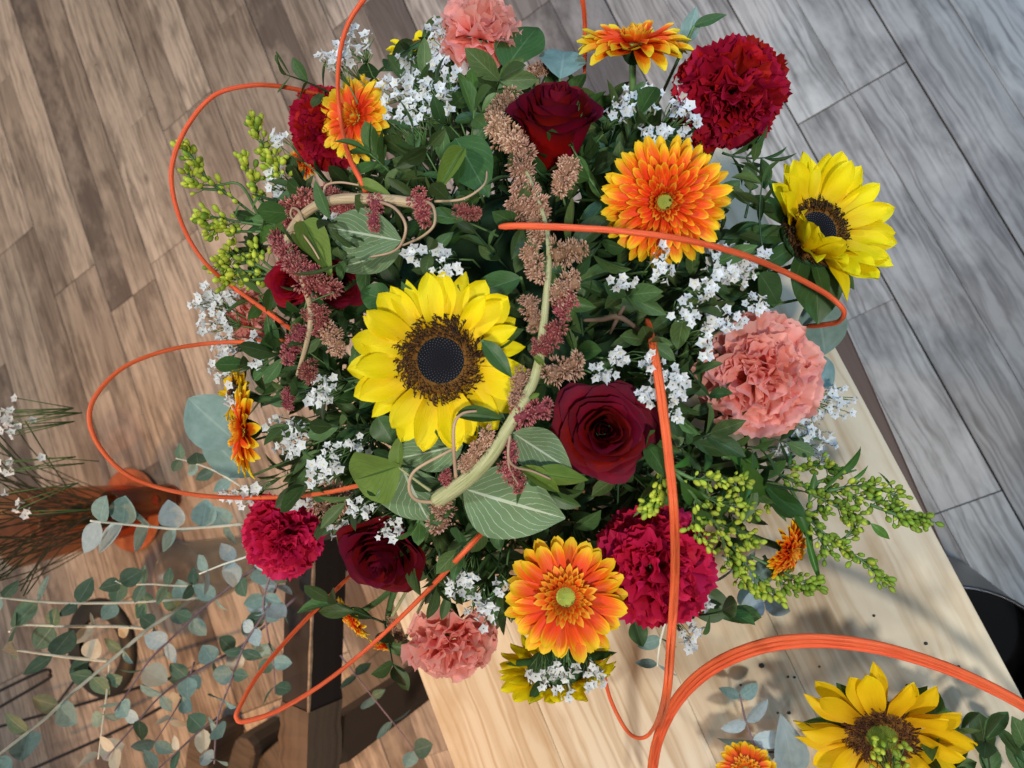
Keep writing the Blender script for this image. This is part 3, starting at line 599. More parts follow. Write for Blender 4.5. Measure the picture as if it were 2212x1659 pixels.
carnation(1577, 220, 254, (0.08, 0.48, 0.88), 'big deep red carnation with toothed petals against the grey floor', 'big red carnation', 'carr', seed=1, lift=0.0)
carnation(690, 278, 185, (-0.75, -0.12, 0.6), 'deep red carnation behind the golden gerbera crossed by a cane', 'shaded red carnation', 'carr', seed=2, lift=-0.03)
carnation(1416, 1226, 268, (0.12, 0.12, 1), 'bright crimson carnation with light spots under the goldenrod', 'crimson carnation', 'carp', seed=3, lift=0.0, flat=.85)
carnation(598, 1168, 190, (-0.5, 0.45, 0.75), 'red carnation beside the nodding dark rose', 'red edge carnation', 'carp', seed=4)
carnation(1640, 812, 275, (0.18, 0.05, 1), 'large ruffled coral carnation over the table edge', 'large coral carnation', 'carc', seed=5, lift=0.005, dense=.8, flat=.9)
carnation(1040, 55, 205, (0.05, -0.88, 0.45), 'coral carnation standing upright at the top of the bouquet', 'upright coral carnation', 'carc', seed=6, dense=.65, flat=.8)
carnation(978, 1405, 215, (0.08, 0.88, 0.42), 'coral carnation drooping over the table edge', 'drooping coral carnation', 'carc', seed=7, dense=.7, flat=.8)
carnation(528, 690, 125, (-0.6, 0.25, 0.6), 'small coral carnation behind white sprigs and an orange cane', 'small coral carnation', 'carc', seed=8, dense=.5, lift=-0.02)

def between(u, v):
    q = sorted(MAIN, key=lambda m: math.hypot(m[0]-u, m[1]-v)-m[3]*0.5)
    a, b = q[0], q[1]; d = math.hypot(a[0]-u, a[1]-v)
    if d < a[3]*.9: return 'tucked under %s towards %s' % (a[2], b[2])
    return 'between %s and %s' % (a[2], b[2])
_seen_labels = {}

# ------------------------------------------------------------------ pot and foam
pot = thing('flower_pot', 'dark round pot holding the bouquet on the pine table', 'pot', at((DC[0], DC[1], TZ)))
V, Fc, ts = lathe_geo([(0.001, 0.002), (0.075, 0.001), (0.08, 0.01), (0.105, 0.12), (0.11, 0.125), (0.10, 0.125), (0.09, 0.10)], 32)
obj('bowl', mesh('bowl', V, Fc, M_['pot'], True, ts), pot)
V, Fc, ts = lathe_geo([(0.001, 0.26)]+[(0.155*math.cos(a), 0.15+0.11*math.sin(a)) for a in np.linspace(1.4, -0.9, 14)], 32)  # foam mound added to block the view through and darken the bouquet's inside
obj('foam', mesh('foam', V, Fc, M_['foam'], True, ts), pot)

# ------------------------------------------------------------------ leaves
def leaf_geo(L=1.0, W=0.5, peak=0.45, point=0.6, cup=0.12, bend=-0.25, wav=0.0, nl=9, nw=4, seed=0, fold=0.0):
    ph = seed*1.7
    def fn(t, s):
        w = math.sin(PI*t**(math.log(.5)/math.log(peak)))**(0.65+0.5*point) if 0 < t < 1 else 0.0
        w = max(w, 0.03)
        y = s*W/2*w; a = bend*t
        x = L*t*math.cos(a*.7); z = L*math.sin(a)*t*0.7+cup*W*abs(s)*w+wav*W*math.sin(t*9+ph)*abs(s)*w+fold*W*abs(s)*w
        return (x, y*(1-abs(fold)*.4), z)
    return grid_geo(nl, nw, fn)
def lm(name, mat, **k):
    g = leaf_geo(**k); return mesh(name, g[0], g[1], M_[mat], True, g[2])
OVAL = {m: [lm('leaf', m, W=w, peak=pk_, point=pt, cup=c, bend=b, seed=i, nl=7) for i, (w, pk_, pt, c, b) in enumerate([(.48, .55, .2, .15, -.2), (.42, .55, .25, .25, -.35), (.52, .58, .15, .1, .15), (.38, .5, .4, .2, -.1)])] for m in ('leaf', 'leaf2')}
LANCE = [lm('leaf', 'lance', W=w, peak=.45, point=.9, cup=.2, bend=b, seed=i, wav=.04) for i, (w, b) in enumerate([(.28, -.5), (.22, .3), (.33, -.2), (.2, -.9)])]
EUC = {m: [lm('leaf', m, W=w, peak=.42, point=pt, cup=.1, bend=b, seed=i, nl=7) for i, (w, pt, b) in enumerate([(.85, .1, -.15), (.7, .3, .2), (.6, .5, -.3), (.95, .05, .1)])] for m in ('euc', 'eucb', 'eucd', 'euct')}

def dir_from(p, u2, v2, lift=None):
    q = D(u2, v2, lift or 0); return unit(q-p)
def leaf_between(me, A, B, up, parent=None, name='leaf', wscale=1.0, label=None):
    """a leaf mesh laid from A to B with its upper side toward up"""
    A = np.asarray(A, float); B = np.asarray(B, float); L = np.linalg.norm(B-A); x = unit(B-A); z = unit(np.asarray(up)-x*(np.asarray(up)@x)); y = np.cross(z, x)
    M = Matrix([[x[0], y[0], z[0], A[0]], [x[1], y[1], z[1], A[1]], [x[2], y[2], z[2], A[2]], [0, 0, 0, 1]]) @ SC3(L, L*wscale, L)
    if parent is not None: M = parent.matrix_basis.inverted() @ M
    return obj(name, me, parent, M, label)

# filler sprigs: pinnate stems of oval leaves pushed in all over the dome
def filler(p, z, L, n, mat, label, leafL, seed, group):
    r = random.Random(seed); Mw = frame(p, z, r.random()*6); th = thing('filler_sprig', label, 'leafy sprig', Mw, group)
    cv = r.uniform(-.35, .35); path = [np.array([cv*L*(k/8)**2, 0, L*k/8]) for k in range(9)]
    tube('stem', path, [0.0012, 0.0006], M_['stem' if mat == 'leaf2' else 'stemd'], th, 5)
    for k in range(n):
        f = 0.22+0.72*k/(n-1); q = np.array([cv*L*f*f, 0, L*f])
        for sd in ((0, PI) if r.random() < .9 else (0,)):
            a = sd+r.uniform(-.4, .4)+(k % 2)*0.7; l = leafL*r.uniform(.75, 1.15)
            obj('leaf', r.choice(OVAL[mat]), th, at(q) @ RZ(a) @ RY(-math.radians(r.uniform(15, 60))) @ RX(r.uniform(-.7, .7)) @ SC(l))
    obj('leaf', r.choice(OVAL[mat]), th, at(path[-1]) @ RZ(r.random()*6) @ RY(-math.radians(75)) @ SC(leafL))
    return th
def near_main(u, v): return min((math.hypot(m[0]-u, m[1]-v)/m[3] for m in MAIN))
NF = 340
for i in range(NF):
    k = (i+.5)/NF; ph = math.asin(1-k*1.46); az = i*2.399963
    nrm = unit(np.array([math.cos(ph)*math.cos(az)/DA[0], math.cos(ph)*math.sin(az)/DA[1], math.sin(ph)/DA[2]]))
    surf = DC+DA*np.array([math.cos(ph)*math.cos(az), math.cos(ph)*math.sin(az), math.sin(ph)])
    u, v = proj(surf); nm = near_main(u, v); r = random.Random(i)
    L = r.uniform(.075, .105); depth = L*(0.92 if nm > 1.15 else 1.40)
    z = unit(nrm+rng.normal(0, .32, 3)); p = surf-z*depth-nrm*0.004
    mat = 'leaf2' if r.random() < .22 else 'leaf'
    lab = ('dark' if mat == 'leaf' else 'fresh')+' green oval-leaved sprig '+between(u, v)
    filler(p, z, L, r.choice([4, 4, 5, 5]), mat, lab, r.uniform(.020, .039), i, lab)
# sprigs that show clearly against floor or table
for i, (u0, v0, u1, v1, n, m, ll) in enumerate([(800, 175, 880, 75, 4, 'leaf', .028), (720, 205, 625, 150, 3, 'leaf', .026), (1560, 330, 1640, 360, 3, 'leaf', .026), (1610, 470, 1640, 350, 4, 'leaf', .022), (1580, 920, 1500, 800, 5, 'leaf', .024), (1480, 1330, 1590, 1330, 3, 'leaf', .03),
        (830, 1340, 850, 1440, 3, 'leaf', .034), (830, 1345, 725, 1300, 3, 'leaf', .032), (560, 640, 600, 700, 3, 'leaf2', .026), (700, 560, 640, 660, 3, 'leaf2', .026), (1180, 380, 1230, 290, 3, 'leaf', .026), (950, 1190, 950, 1270, 3, 'leaf', .028), (840, 370, 800, 330, 3, 'leaf2', .028), (980, 215, 960, 290, 3, 'leaf', .028), (1320, 480, 1290, 560, 3, 'leaf', .026), (640, 420, 560, 510, 3, 'leaf', .028)]):
    p = D(u0, v0, -0.03); q = D(u1, v1, 0.004); lab = 'green sprig with broad oval leaves '+between(u1, v1)
    filler(p, q-p, float(np.linalg.norm(q-p)), n, m, lab, ll, 500+i, lab)

# single broad leaves (of the amaranth, the sunflowers and the eucalyptus tucked in)
BL = {}
def broad(mat, w, pk_, pt, c, b, wav, fold=0.0, seed=0):
    key = (mat, w, pk_, pt, c, b, wav, fold)
    if key not in BL: BL[key] = lm('leaf', mat, W=w, peak=pk_, point=pt, cup=c, bend=b, wav=wav, nl=16, nw=8, seed=seed, fold=fold)
    return BL[key]
UP = cdir(0, 0, 1)
def lone_leaf(u0, v0, u1, v1, mat, w, label, cat='leaf', l0=-0.005, l1=0.01, c=.12, b=-.2, wav=.05, fold=0.0, pk_=.42, pt=.45, tilt=(0, 0), name='broad_leaf'):
    A = D(u0, v0, l0); B = D(u1, v1, l1); th = thing(name, label, cat, at(A))
    leaf_between(broad(mat, w, pk_, pt, c, b, wav, fold), A, B, cdir(tilt[0], tilt[1], 1), th, 'blade')
    inw = unit(BASE-A); pth = smooth_path([A-A, (inw*.02), inw*.06], 4)
    tube('leaf_stalk', pth, .0013, M_['stem'], th, 5)
    return th
lone_leaf(1092, 150, 1163, 38, 'dleaf', .62, 'pointed green leaf behind the upright coral carnation', l0=-.01, l1=-.01, tilt=(-.3, .2))
lone_leaf(1758, 560, 1775, 697, 'dleaf', .78, 'broad round green leaf below the side-on sunflower inside the cane bend', l0=-.01, l1=.0)
lone_leaf(1790, 545, 1810, 650, 'dleaf', .75, 'broad green leaf tucked behind the round leaf under the side-on sunflower', l0=-.03, l1=-.03)
lone_leaf(1640, 590, 1690, 660, 'dleaf', .6, 'dark broad leaf below white sprigs by the round leaf', l0=-.02, l1=-.02)
lone_leaf(1760, 640, 1790, 765, 'euc', .85, 'round blue-green leaf at the table edge beside the large coral carnation', l0=-.05, l1=-.05, pk_=.5, pt=.1)
lone_leaf(1730, 775, 1800, 830, 'euc', .85, 'small blue-green leaf over the table edge behind the large coral carnation', l0=-.06, l1=-.06, pk_=.5, pt=.1)
lone_leaf(520, 960, 398, 862, 'euc', .80, 'big powdery blue-green leaf under the edge-on gerbera', l0=-.04, l1=-.05, pk_=.5, pt=.2)
lone_leaf(540, 1030, 430, 930, 'euc', .55, 'lower blue-green leaf behind the big powdery leaf', l0=-.06, l1=-.07, pk_=.5, pt=.2)
lone_leaf(1000, 320, 942, 415, 'lime', .42, 'folded lime green leaf beside the brown amaranth tassel', l0=.005, l1=.012, fold=.5)
lone_leaf(985, 300, 1050, 410, 'dleaf', .60, 'dark pointed leaf behind the folded lime leaf', l0=.0, l1=.005)
lone_leaf(1125, 600, 1000, 640, 'dleaf', .45, 'dark leaf beside the big sunflower petals and amaranth', l0=-.01, l1=-.01)
lone_leaf(1500, 1260, 1600, 1350, 'dleaf', .40, 'dark narrow leaf under the crimson carnation over the table', l0=-.03, l1=-.05)
lone_leaf(1370, 1340, 1390, 1400, 'dleaf', .7, 'dark leaf below the green-eyed gerbera', l0=-.02, l1=-.03)
lone_leaf(1210, 170, 1222, 85, 'euc', .55, 'upright grey-green leaf behind the tall dark rose', l0=-.02, l1=-.02)
lone_leaf(1480, 95, 1505, 15, 'euc', .55, 'mottled grey-green leaf behind the upward-facing gerbera', l0=-.04, l1=-.04)
lone_leaf(1500, 55, 1568, 28, 'dleaf', .35, 'slim green leaf beside the mottled grey-green leaf', l0=-.04, l1=-.04)
lone_leaf(815, 900, 850, 960, 'dleaf', .9, 'green sepal-like leaf under the central sunflower by white sprigs', l0=-.0, l1=.0)
lone_leaf(850, 655, 770, 625, 'dleaf', .6, 'pointed green leaf poking out behind the central sunflower', l0=.0, l1=.0)
lone_leaf(1042, 737, 1110, 812, 'dleaf', .40, 'slim green leaf lying on the central sunflower', l0=.045, l1=.045, b=-.35, tilt=(.3, 0))
for i, (a, b, c_, d_, w, mt) in enumerate([(1660, 1250, 1610, 1215, .9, 'euc'), (1600, 1270, 1660, 1270, .85, 'euc'), (1645, 1270, 1655, 1345, .85, 'eucb'), (1420, 1370, 1415, 1425, .55, 'euc'), (1600, 1205, 1570, 1280, .8, 'euc'), (1555, 640, 1500, 700, .5, 'dleaf')]):
    pass
def euc_sprig(pts, leaves, label, group=None, mats=('euc', 'eucb'), stemmat='estem', r0=.0016, seed=0, name='eucalyptus_branch', pair=True):
    """pts: world path; leaves: list of (f, length, spread)"""
    r = random.Random(seed); path = smooth_path(pts, 6); A = path[0]; th = thing(name, label, 'eucalyptus', at(A), group)
    tube('stem', [p-A for p in path], [r0, r0*.5], M_[stemmat], th, 6)
    n = len(path)-1; cum = np.concatenate([[0], np.cumsum([np.linalg.norm(path[i+1]-path[i]) for i in range(n)])]); cum /= cum[-1]
    for f, ln, spr in leaves:
        i = min(n-1, int(np.searchsorted(cum, f))); q = path[i]-A; tg = unit(path[min(n, i+1)]-path[max(0, i-1)])
        side = unit(np.cross(tg, UP)); a0 = r.uniform(-.9, .9)
        for sgn in ((1, -1) if pair else (r.choice((1, -1)),)):
            dr_ = unit(side*sgn*math.cos(a0)+UP*math.sin(a0)*sgn*.8+tg*r.uniform(.0, .6)); nz = unit(UP+rng.normal(0, .45, 3))
            nz = unit(nz-dr_*(nz@dr_)) if abs(nz@dr_) < .95 else side
            l = ln*r.uniform(.75, 1.15); y = np.cross(nz, dr_)
            M = Matrix([[dr_[0], y[0], nz[0], q[0]], [dr_[1], y[1], nz[1], q[1]], [dr_[2], y[2], nz[2], q[2]], [0, 0, 0, 1]]) @ SC3(l, l*spr, l)
            obj('leaf', r.choice(EUC[r.choice(mats)]), th, M)
    return th
euc_sprig([D(1560, 1200, -.05), D(1600, 1240, -.06), D(1640, 1270, -.06), D(1650, 1300, -.06)], [(.25, .028, .9), (.6, .03, 1), (.98, .03, 1)], 'blue-green eucalyptus tip hanging under the goldenrod over the pine table', mats=('euc', 'eucb'), seed=4)
euc_sprig([D(1440, 1330, -.05), D(1425, 1390, -.06), D(1420, 1440, -.06)], [(.4, .022, .6), (.95, .024, .6)], 'grey eucalyptus tip beside the long cane under the crimson carnation', mats=('euc', 'eucb'), seed=5)

# ------------------------------------------------------------------ statice
def star_mesh():
    gs = []; n = 5
    ring = []; V = [(0, 0, 0)]; ts = [(0, 0, 0)]
    for k in range(n*2):
        a = 2*PI*k/(n*2); rr = 1.0 if k % 2 == 0 else 0.68
        V.append((0.42*math.cos(a), 0.42*math.sin(a), 0.06)); ts.append((.5, 0, 0)); 
    for k in range(n*2):
        a = 2*PI*k/(n*2); rr = 1.0 if k % 2 == 0 else 0.66
        V.append((rr*math.cos(a), rr*math.sin(a), 0.34 if k % 2 == 0 else .20)); ts.append((1, 0, 0))
    Fc = []; m = n*2
    for k in range(m):
        k2 = (k+1) % m; Fc += [(0, 1+k, 1+k2), (1+k, 1+m+k, 1+m+k2, 1+k2)]
    # tube
    b = len(V)
    for k in range(5): V.append((0.2*math.cos(2*PI*k/5), .2*math.sin(2*PI*k/5), -.02)); ts.append((.3, 0, 0))
    for k in range(5): V.append((0.12*math.cos(2*PI*k/5), .12*math.sin(2*PI*k/5), -1.1)); ts.append((.1, 0, 0))
    for k in range(5): Fc.append((b+k, b+(k+1) % 5, b+5+(k+1) % 5, b+5+k))
    me = mesh('floret', V, Fc, M_['white'], False, ts); me.materials.append(M_['eye'])
    me2V = len(V)
    return me
STAR = []
for q in range(3):
    me = star_mesh()
    g = lathe_geo([(0.001, .12), (.11, .10), (.12, .02)], 5)
    # eye dot added to the same floret mesh
    bv = [tuple(v.co) for v in me.vertices]; bf = [tuple(p.vertices) for p in me.polygons]
    tsv = np.zeros(len(bv)*3, np.float32); me.attributes['ts'].data.foreach_get('vector', tsv); tsl = tsv.reshape(-1, 3).tolist()
    rr = random.Random(q); bv = [(x*(1+rr.uniform(-.12, .12)), y*(1+rr.uniform(-.12, .12)), z+rr.uniform(-.08, .1)) if math.hypot(x, y) > .5 else (x, y, z) for x, y, z in bv]
    nb = len(bf); o = len(bv); bv += g[0]; bf += [tuple(i+o for i in f) for f in g[1]]; tsl += [(0, 0, 0)]*len(g[0])
    me = mesh('floret', bv, bf, M_['white'], False, tsl); me.materials.append(M_['eye'] if q else M_['yel'])
    for p in me.polygons:
        if p.index >= nb: p.material_index = 1
    STAR.append(me)
g = lathe_geo([(0.001, .5), (.22, .35), (.26, 0), (.12, -.6), (.08, -1.2)], 6); BUDW = mesh('floret_bud', g[0], g[1], M_['white'], True, [(.8, 0, 0)]*len(g[0]))
STAT = [(770,98,38,32,14),(715,130,25,15,8),(735,118,18,10,5),(943,82,20,36,15),(955,120,22,22,9),(895,148,45,30,20),(960,165,30,34,15),(868,198,48,28,18),(925,222,44,34,20),(878,250,40,18,12),(1027,135,13,28,9),(935,190,25,25,8),
 (1380,215,45,26,15),(1338,240,26,18,9),(1468,215,14,30,9),(1486,262,18,32,10),(1415,290,28,13,8),(595,388,20,28,9),(605,300,12,14,4),(905,550,28,16,8),(962,578,28,18,10),
 (1568,562,48,34,22),(1628,550,28,16,9),(1592,592,32,20,11),(1430,570,22,34,11),(1345,612,28,13,8),(1520,628,22,22,9),(1478,672,28,26,11),(1635,655,24,18,9),(1565,690,36,22,13),(1522,745,10,34,6),(1528,705,10,20,3),
 (1306,805,26,18,7),(1334,772,18,16,6),(1410,795,24,22,9),(1456,832,24,34,12),(1400,856,22,15,8),(1455,888,18,20,7),(1805,868,44,28,17),(1740,912,30,34,14),(1772,962,28,30,12),(1700,975,25,20,7),
 (445,648,30,26,11),(468,690,38,36,17),(490,640,24,14,6),(488,748,26,22,10),(478,792,20,24,8),(556,760,14,36,10),(503,862,12,30,7),(700,832,28,22,9),(688,862,24,14,6),(600,918,26,13,6),(642,938,26,26,9),(622,968,28,16,8),(714,985,22,30,11),(776,962,22,20,7),(690,1025,28,20,9),(652,1078,24,14,6),(516,1075,34,16,9),(545,1060,20,12,5),
 (784,1098,26,22,9),(842,1140,26,24,10),(735,1146,24,14,7),(985,1262,22,22,8),(1012,1250,18,14,5),(1030,1300,28,26,11),(1055,1330,22,24,9),(1082,1268,14,14,4),(1172,1465,30,18,9),(1222,1448,30,15,9),(1222,1492,18,22,7),(1282,1462,20,26,9),(1490,1372,18,26,8),(1515,1302,16,16,5),(1400,770,10,14,3),(720,470,10,8,2),(950,545,14,12,4)]
for i, (u, v, rx, ry, n) in enumerate(STAT):
    n = int(n*1.55); rx *= 1.12; ry *= 1.12; r = random.Random(i+900); over = (u < 520 or u > 1690 or v > 1430); lf = -0.01 if over else 0.012
    if u > 1690: lf = -0.05
    if v > 1430 and u < 1300: lf = 0.03
    if (u, v) == (962, 578) or (u, v) == (868, 198): lf = 0.035
    c = D(u, v, lf); s = px(c); inw = unit(BASE-c); root = c+inw*0.055+rng.normal(0, .008, 3)
    lab = 'white star-flowered statice sprig '+between(u, v); th = thing('statice_sprig', lab, 'statice', at(root), lab)
    hub = (c-root)*0.55; geos = [tube_geo([np.zeros(3), hub*.5+rng.normal(0, .002, 3), hub], [.0009, .0007], 4)]
    out = -inw; ex = RM@np.array([1., 0, 0]); ey = RM@np.array([0, 1., 0])
    for k in range(n):
        rad = math.sqrt((k+.5)/n); a = k*2.4+r.random()
        q = c+ex*rx*s*rad*math.cos(a)*1.1+ey*ry*s*rad*math.sin(a)*1.1+UP*r.uniform(-.004, .010)*(1.2-rad)-root
        geos.append(tube_geo([hub, (hub+q)/2+rng.normal(0, .002, 3), q-unit(out+UP)*.004], [.0006, .0004], 3))
        nz = unit(UP*r.uniform(.4, 1.2)+out*.5+rng.normal(0, .5, 3)); sz = r.uniform(12.5, 16.5)*s*0.95
        sz *= r.uniform(.64, 1.0)
        if r.random() < .24: obj('floret_bud', BUDW, th, frame(q, nz) @ SC(sz*.62))
        else: obj('floret', STAR[0 if r.random() < .25 else r.choice((1, 2))], th, frame(q, nz, r.random()*6) @ SC(sz))
    V, Fc, ts = join(geos); obj('stem', mesh('statice_stem', V, Fc, M_['stem'], True, ts), th)

a = D(1262, 692, -.012); th = thing('bare_twig', 'bare brown forked twig among leaves between the spiral rose and the long cane', 'twig', at(a))
tube('main_twig', smooth_path([D(u, v, l)-a for u, v, l in ((1262, 692, -.02), (1300, 690, -.008), (1335, 684, 0), (1372, 706, -.004), (1402, 728, -.01))], 5), [.0012, .0018, .0021, .0016, .0012], M_['twig'], th, 7)
for (u, v, l) in ((1350, 660, .006), (1318, 720, -.01)): tube('side_twig', [D(1335, 684, 0)-a, D(u, v, l)-a], [.0018, .001], M_['twig'], th, 6)

# ------------------------------------------------------------------ amaranth
def tassel_mesh(mat, seed, n=420):
    r = random.Random(seed); gs = []
    cl = [(k/6.0, r.uniform(-.10, .10), r.uniform(-.10, .10), r.uniform(.19, .27)) for k in range(7)]
    prof = [(0.001, .04)]+[(.10+.03*math.sin(t*9), t) for t in np.linspace(.08, .86, 8)]+[(0.001, .92)]
    g = lathe_geo(prof, 8); gs.append((g[0], g[1], [(0.0, 0, 0)]*len(g[0])))
    for i in range(n):
        c = r.choice(cl); d = unit([r.gauss(0, 1), r.gauss(0, 1), r.gauss(0, 1)]); R0 = c[3]*(0.75+.25*math.sin(PI*min(1, c[0]+.15)))*1.05
        p = np.array([c[1], c[2], c[0]*.86+.07])+d*R0*r.uniform(.75, 1.0)*np.array([1, 1, .75]); w = r.uniform(.016, .027); h = r.uniform(.03, .065)
        a = unit(np.cross(d, [0.3, .5, .8])); b = np.cross(d, a); tv = r.random()
        V = [p+a*w, p+b*w, p-a*w, p-b*w, p+d*h, p-d*.06]
        gs.append((V, [(0, 1, 4), (1, 2, 4), (2, 3, 4), (3, 0, 4), (1, 0, 5), (2, 1, 5), (3, 2, 5), (0, 3, 5)], [(.25+.4*tv, 0, 0)]*4+[(min(1, .6+.5*tv), 0, 0), (0.1, 0, 0)]))
    V, Fc, ts = join(gs); return mesh('bloom_cluster', V, Fc, M_[mat], False, ts)
TAS = {m: [tassel_mesh(m, i) for i in range(3)] for m in ('amr', 'amt')}
def amaranth(label, stem, clusters, leaves, stalks, mat, stemmat, lift=.02):
    """stem: (u, v, width px, lift); clusters: (u0,v0,u1,v1,width px, mat, lift)"""
    pts = [D(u, v, l) for u, v, w, l in stem]; A = pts[0]; th = thing('amaranth_stem', label, 'amaranth', at(A), None)
    path = smooth_path(pts, 8); rads = [w*px(p)/2 for (u, v, w, l), p in zip(stem, pts)]
    tube('main_stalk', [p-A for p in path], rads, M_[stemmat], th, 10)
    for i, (u0, v0, u1, v1, w, m, l) in enumerate(clusters):
        a = D(u0, v0, l); b = D(u1, v1, l); L = float(np.linalg.norm(b-a)); s = px(a)
        obj('bloom_cluster', TAS[m][i % 3], th, at(-A) @ frame(a, b-a, i*1.3) @ SC3(w*s*1.98, w*s*1.98, L*.90))
    for (u0, v0, l0, u1, v1, l1, m, w, fold, bend, tilt) in leaves:
        leaf_between(broad(m, w, .40, .55, .10, bend, .06, fold), D(u0, v0, l0), D(u1, v1, l1), cdir(tilt[0], tilt[1], 1), th, 'leaf')
    for pl, w, m in stalks:
        q = [D(u, v, l)-A for u, v, l in pl]; tube('leaf_stalk', smooth_path(q, 6), [w*px(A)/2*.8, w*px(A)/2*.5], M_[m], th, 7)
    return th
B_ = .03
amaranth('thick pale amaranth stem with tan and pink tassels running down the middle of the bouquet',
 [(945,1080,40,.03),(1010,1035,34,.036),(1060,985,30,.038),(1100,920,26,.038),(1135,860,24,.036),(1160,800,22,.034),(1170,740,20,.032),(1180,640,16,.03),(1186,560,12,.028),(1178,480,10,.024),(1150,400,9,.018),(1125,345,7,.012)],
 [(1105,205,1065,270,52,'amt',.01),(1070,250,1110,340,62,'amt',.012),(1100,290,1150,350,58,'amt',.012),(1235,345,1195,415,56,'amt',.02),(1120,355,1150,420,60,'amt',.012),(1118,410,1180,470,70,'amt',.018),(1110,440,1170,470,60,'amt',.018),(1150,470,1180,525,55,'amt',.02),(1190,555,1272,530,62,'amt',.03),(1140,530,1165,620,48,'amt',.028),(1190,640,1262,600,62,'amt',.03),(1200,680,1240,630,50,'amr',.028),(1140,640,1160,720,46,'amt',.03),(1205,700,1160,780,52,'amr',.034),(1190,740,1150,760,44,'amr',.034),(1180,815,1264,770,62,'amt',.034),(1130,800,1105,880,44,'amt',.036),(1105,905,1200,870,54,'amr',.038),(1062,930,1000,1025,38,'amt',.04),(1000,1000,1030,970,30,'amt',.04),(1108,950,1095,1040,34,'amr',.036),(1090,1000,1135,1062,44,'amr',.034),(945,1075,960,1150,58,'amt',.032),(955,1020,975,1055,32,'amr',.034)],
 [(1000,1055,.02,1222,1124,.02,'amar',.72,0,-.1,(0,.1)),(868,1010,.02,925,1132,.012,'amar',1.05,0,-.1,(-.2,.1)),(865,1005,.035,752,1046,.03,'lime',.75,.12,-.15,(-.1,.2)),(862,1012,.034,862,938,.036,'lime',.5,.3,-.2,(-.4,0)),(1108,935,.02,1238,1020,.02,'amar',.62,0,-.1,(.1,.2)),(1122,1008,.03,1215,1065,.028,'lime',.42,.5,-.2,(.2,-.2)),(1150,1020,.034,1285,1048,.03,'lime',.40,-.4,-.4,(0,.1)),(1000,960,.022,830,1000,.015,'amar',.42,0,-.1,(0,.2)),(985,898,.034,1095,900,.026,'dleaf',.40,.4,-.3,(0,-.4)),(1010,985,.02,1010,1050,.02,'amar',.7,0,0,(0,0)),(1165,850,.04,1142,862,.04,'lime',.5,.3,0,(0,0)),(1152,770,.04,1185,795,.04,'lime',.4,.3,-.7,(.2,0))],
 [([(985,1032,.036),(980,965,.046),(982,915,.046),(1000,893,.04),(1030,888,.034)],10,'tend'),([(940,1085,.034),(900,1080,.045),(884,1055,.05),(895,1018,.048),(950,985,.04),(990,965,.03)],11,'tend'),([(1102,940,.04),(1098,985,.044),(1112,1008,.042),(1150,1018,.036),(1190,1035,.034)],8,'tend'),([(930,1060,.032),(895,1035,.036),(862,1010,.036)],9,'stema'),([(1098,960,.04),(1100,1010,.04),(1122,1050,.036)],7,'tend'),([(1150,400,.018),(1165,420,.02)],7,'stema')],
 'amt', 'stema')
amaranth('cream arching amaranth stem with rose pink tassels bending down beside the small red rose',
 [(900,440,22,.02),(860,434,24,.026),(800,430,24,.030),(740,430,23,.032),(690,441,22,.032),(648,472,21,.03),(624,512,20,.028),(628,545,15,.026),(648,590,14,.026),(662,630,14,.026),(672,680,13,.026),(664,735,11,.024),(650,785,9,.022),(642,810,7,.02)],
 [(610,470,680,425,56,'amr',.02),(615,440,625,500,40,'amr',.02),(690,410,760,440,44,'amr',.016),(720,440,755,465,44,'amr',.016),(815,430,803,500,40,'amr',.04),(906,418,918,492,44,'amr',.036),(985,455,1045,455,38,'amr',.014),(590,510,640,560,52,'amr',.026),(610,550,655,590,48,'amr',.03),(640,560,665,610,40,'amr',.02),(660,600,725,640,56,'amr',.03),(675,570,690,630,40,'amr',.024),(690,660,690,730,48,'amr',.03),(705,720,745,755,48,'amt',.026),(665,685,690,660,36,'amr',.02),(640,720,625,790,44,'amr',.028),(655,705,640,740,40,'amr',.03),(655,790,680,820,44,'amr',.026),(620,840,620,890,30,'amr',.01),(690,1080,740,1110,56,'amt',-.01),(740,1050,720,1130,56,'amt',-.015)],
 [(868,520,.03,688,488,.02,'amar',.38,0,-.1,(0,.2)),(865,540,.02,715,585,.0,'amar',.28,0,-.1,(.1,.3)),(655,478,.036,715,592,.03,'lime',.38,.3,-.1,(.3,0)),(640,500,.034,690,560,.028,'lime',.32,.4,-.3,(.3,.2)),(770,398,.02,845,418,.02,'lime',.3,.3,-.2,(0,-.4))],
 [([(805,432,.034),(850,448,.05),(876,485,.055),(868,525,.045),(845,545,.034),(800,555,.026)],9,'tend'),([(905,430,.03),(935,445,.045),(938,485,.048),(910,512,.042),(870,530,.03)],9,'tend'),([(655,478,.036),(645,455,.045),(632,450,.05),(628,465,.045),(640,480,.036)],9,'tend'),([(622,505,.034),(650,505,.045),(672,530,.042),(690,560,.034)],8,'tend'),([(700,420,.034),(705,400,.04),(735,394,.04),(775,400,.03)],9,'tend'),([(940,435,.012),(1000,430,.02),(1045,400,.02),(1052,370,.012)],8,'tend'),([(675,650,.034),(700,640,.036),(722,632,.036)],5,'stem')],
 'amr', 'stemb')
a = D(1160, 140, -.06); th = thing('amaranth_stem', 'pale tan amaranth tassel peeping out behind the tall dark rose', 'amaranth', at(a))
obj('bloom_cluster', TAS['amt'][0], th, at(-a) @ frame(D(1185, 145, -.03), D(1130, 165, -.03)-D(1185, 145, -.03)) @ SC3(.025, .025, .022))
tube('main_stalk', [np.zeros(3), (BASE-a)*.3, (BASE-a)*.8], .002, M_['stema'], th)
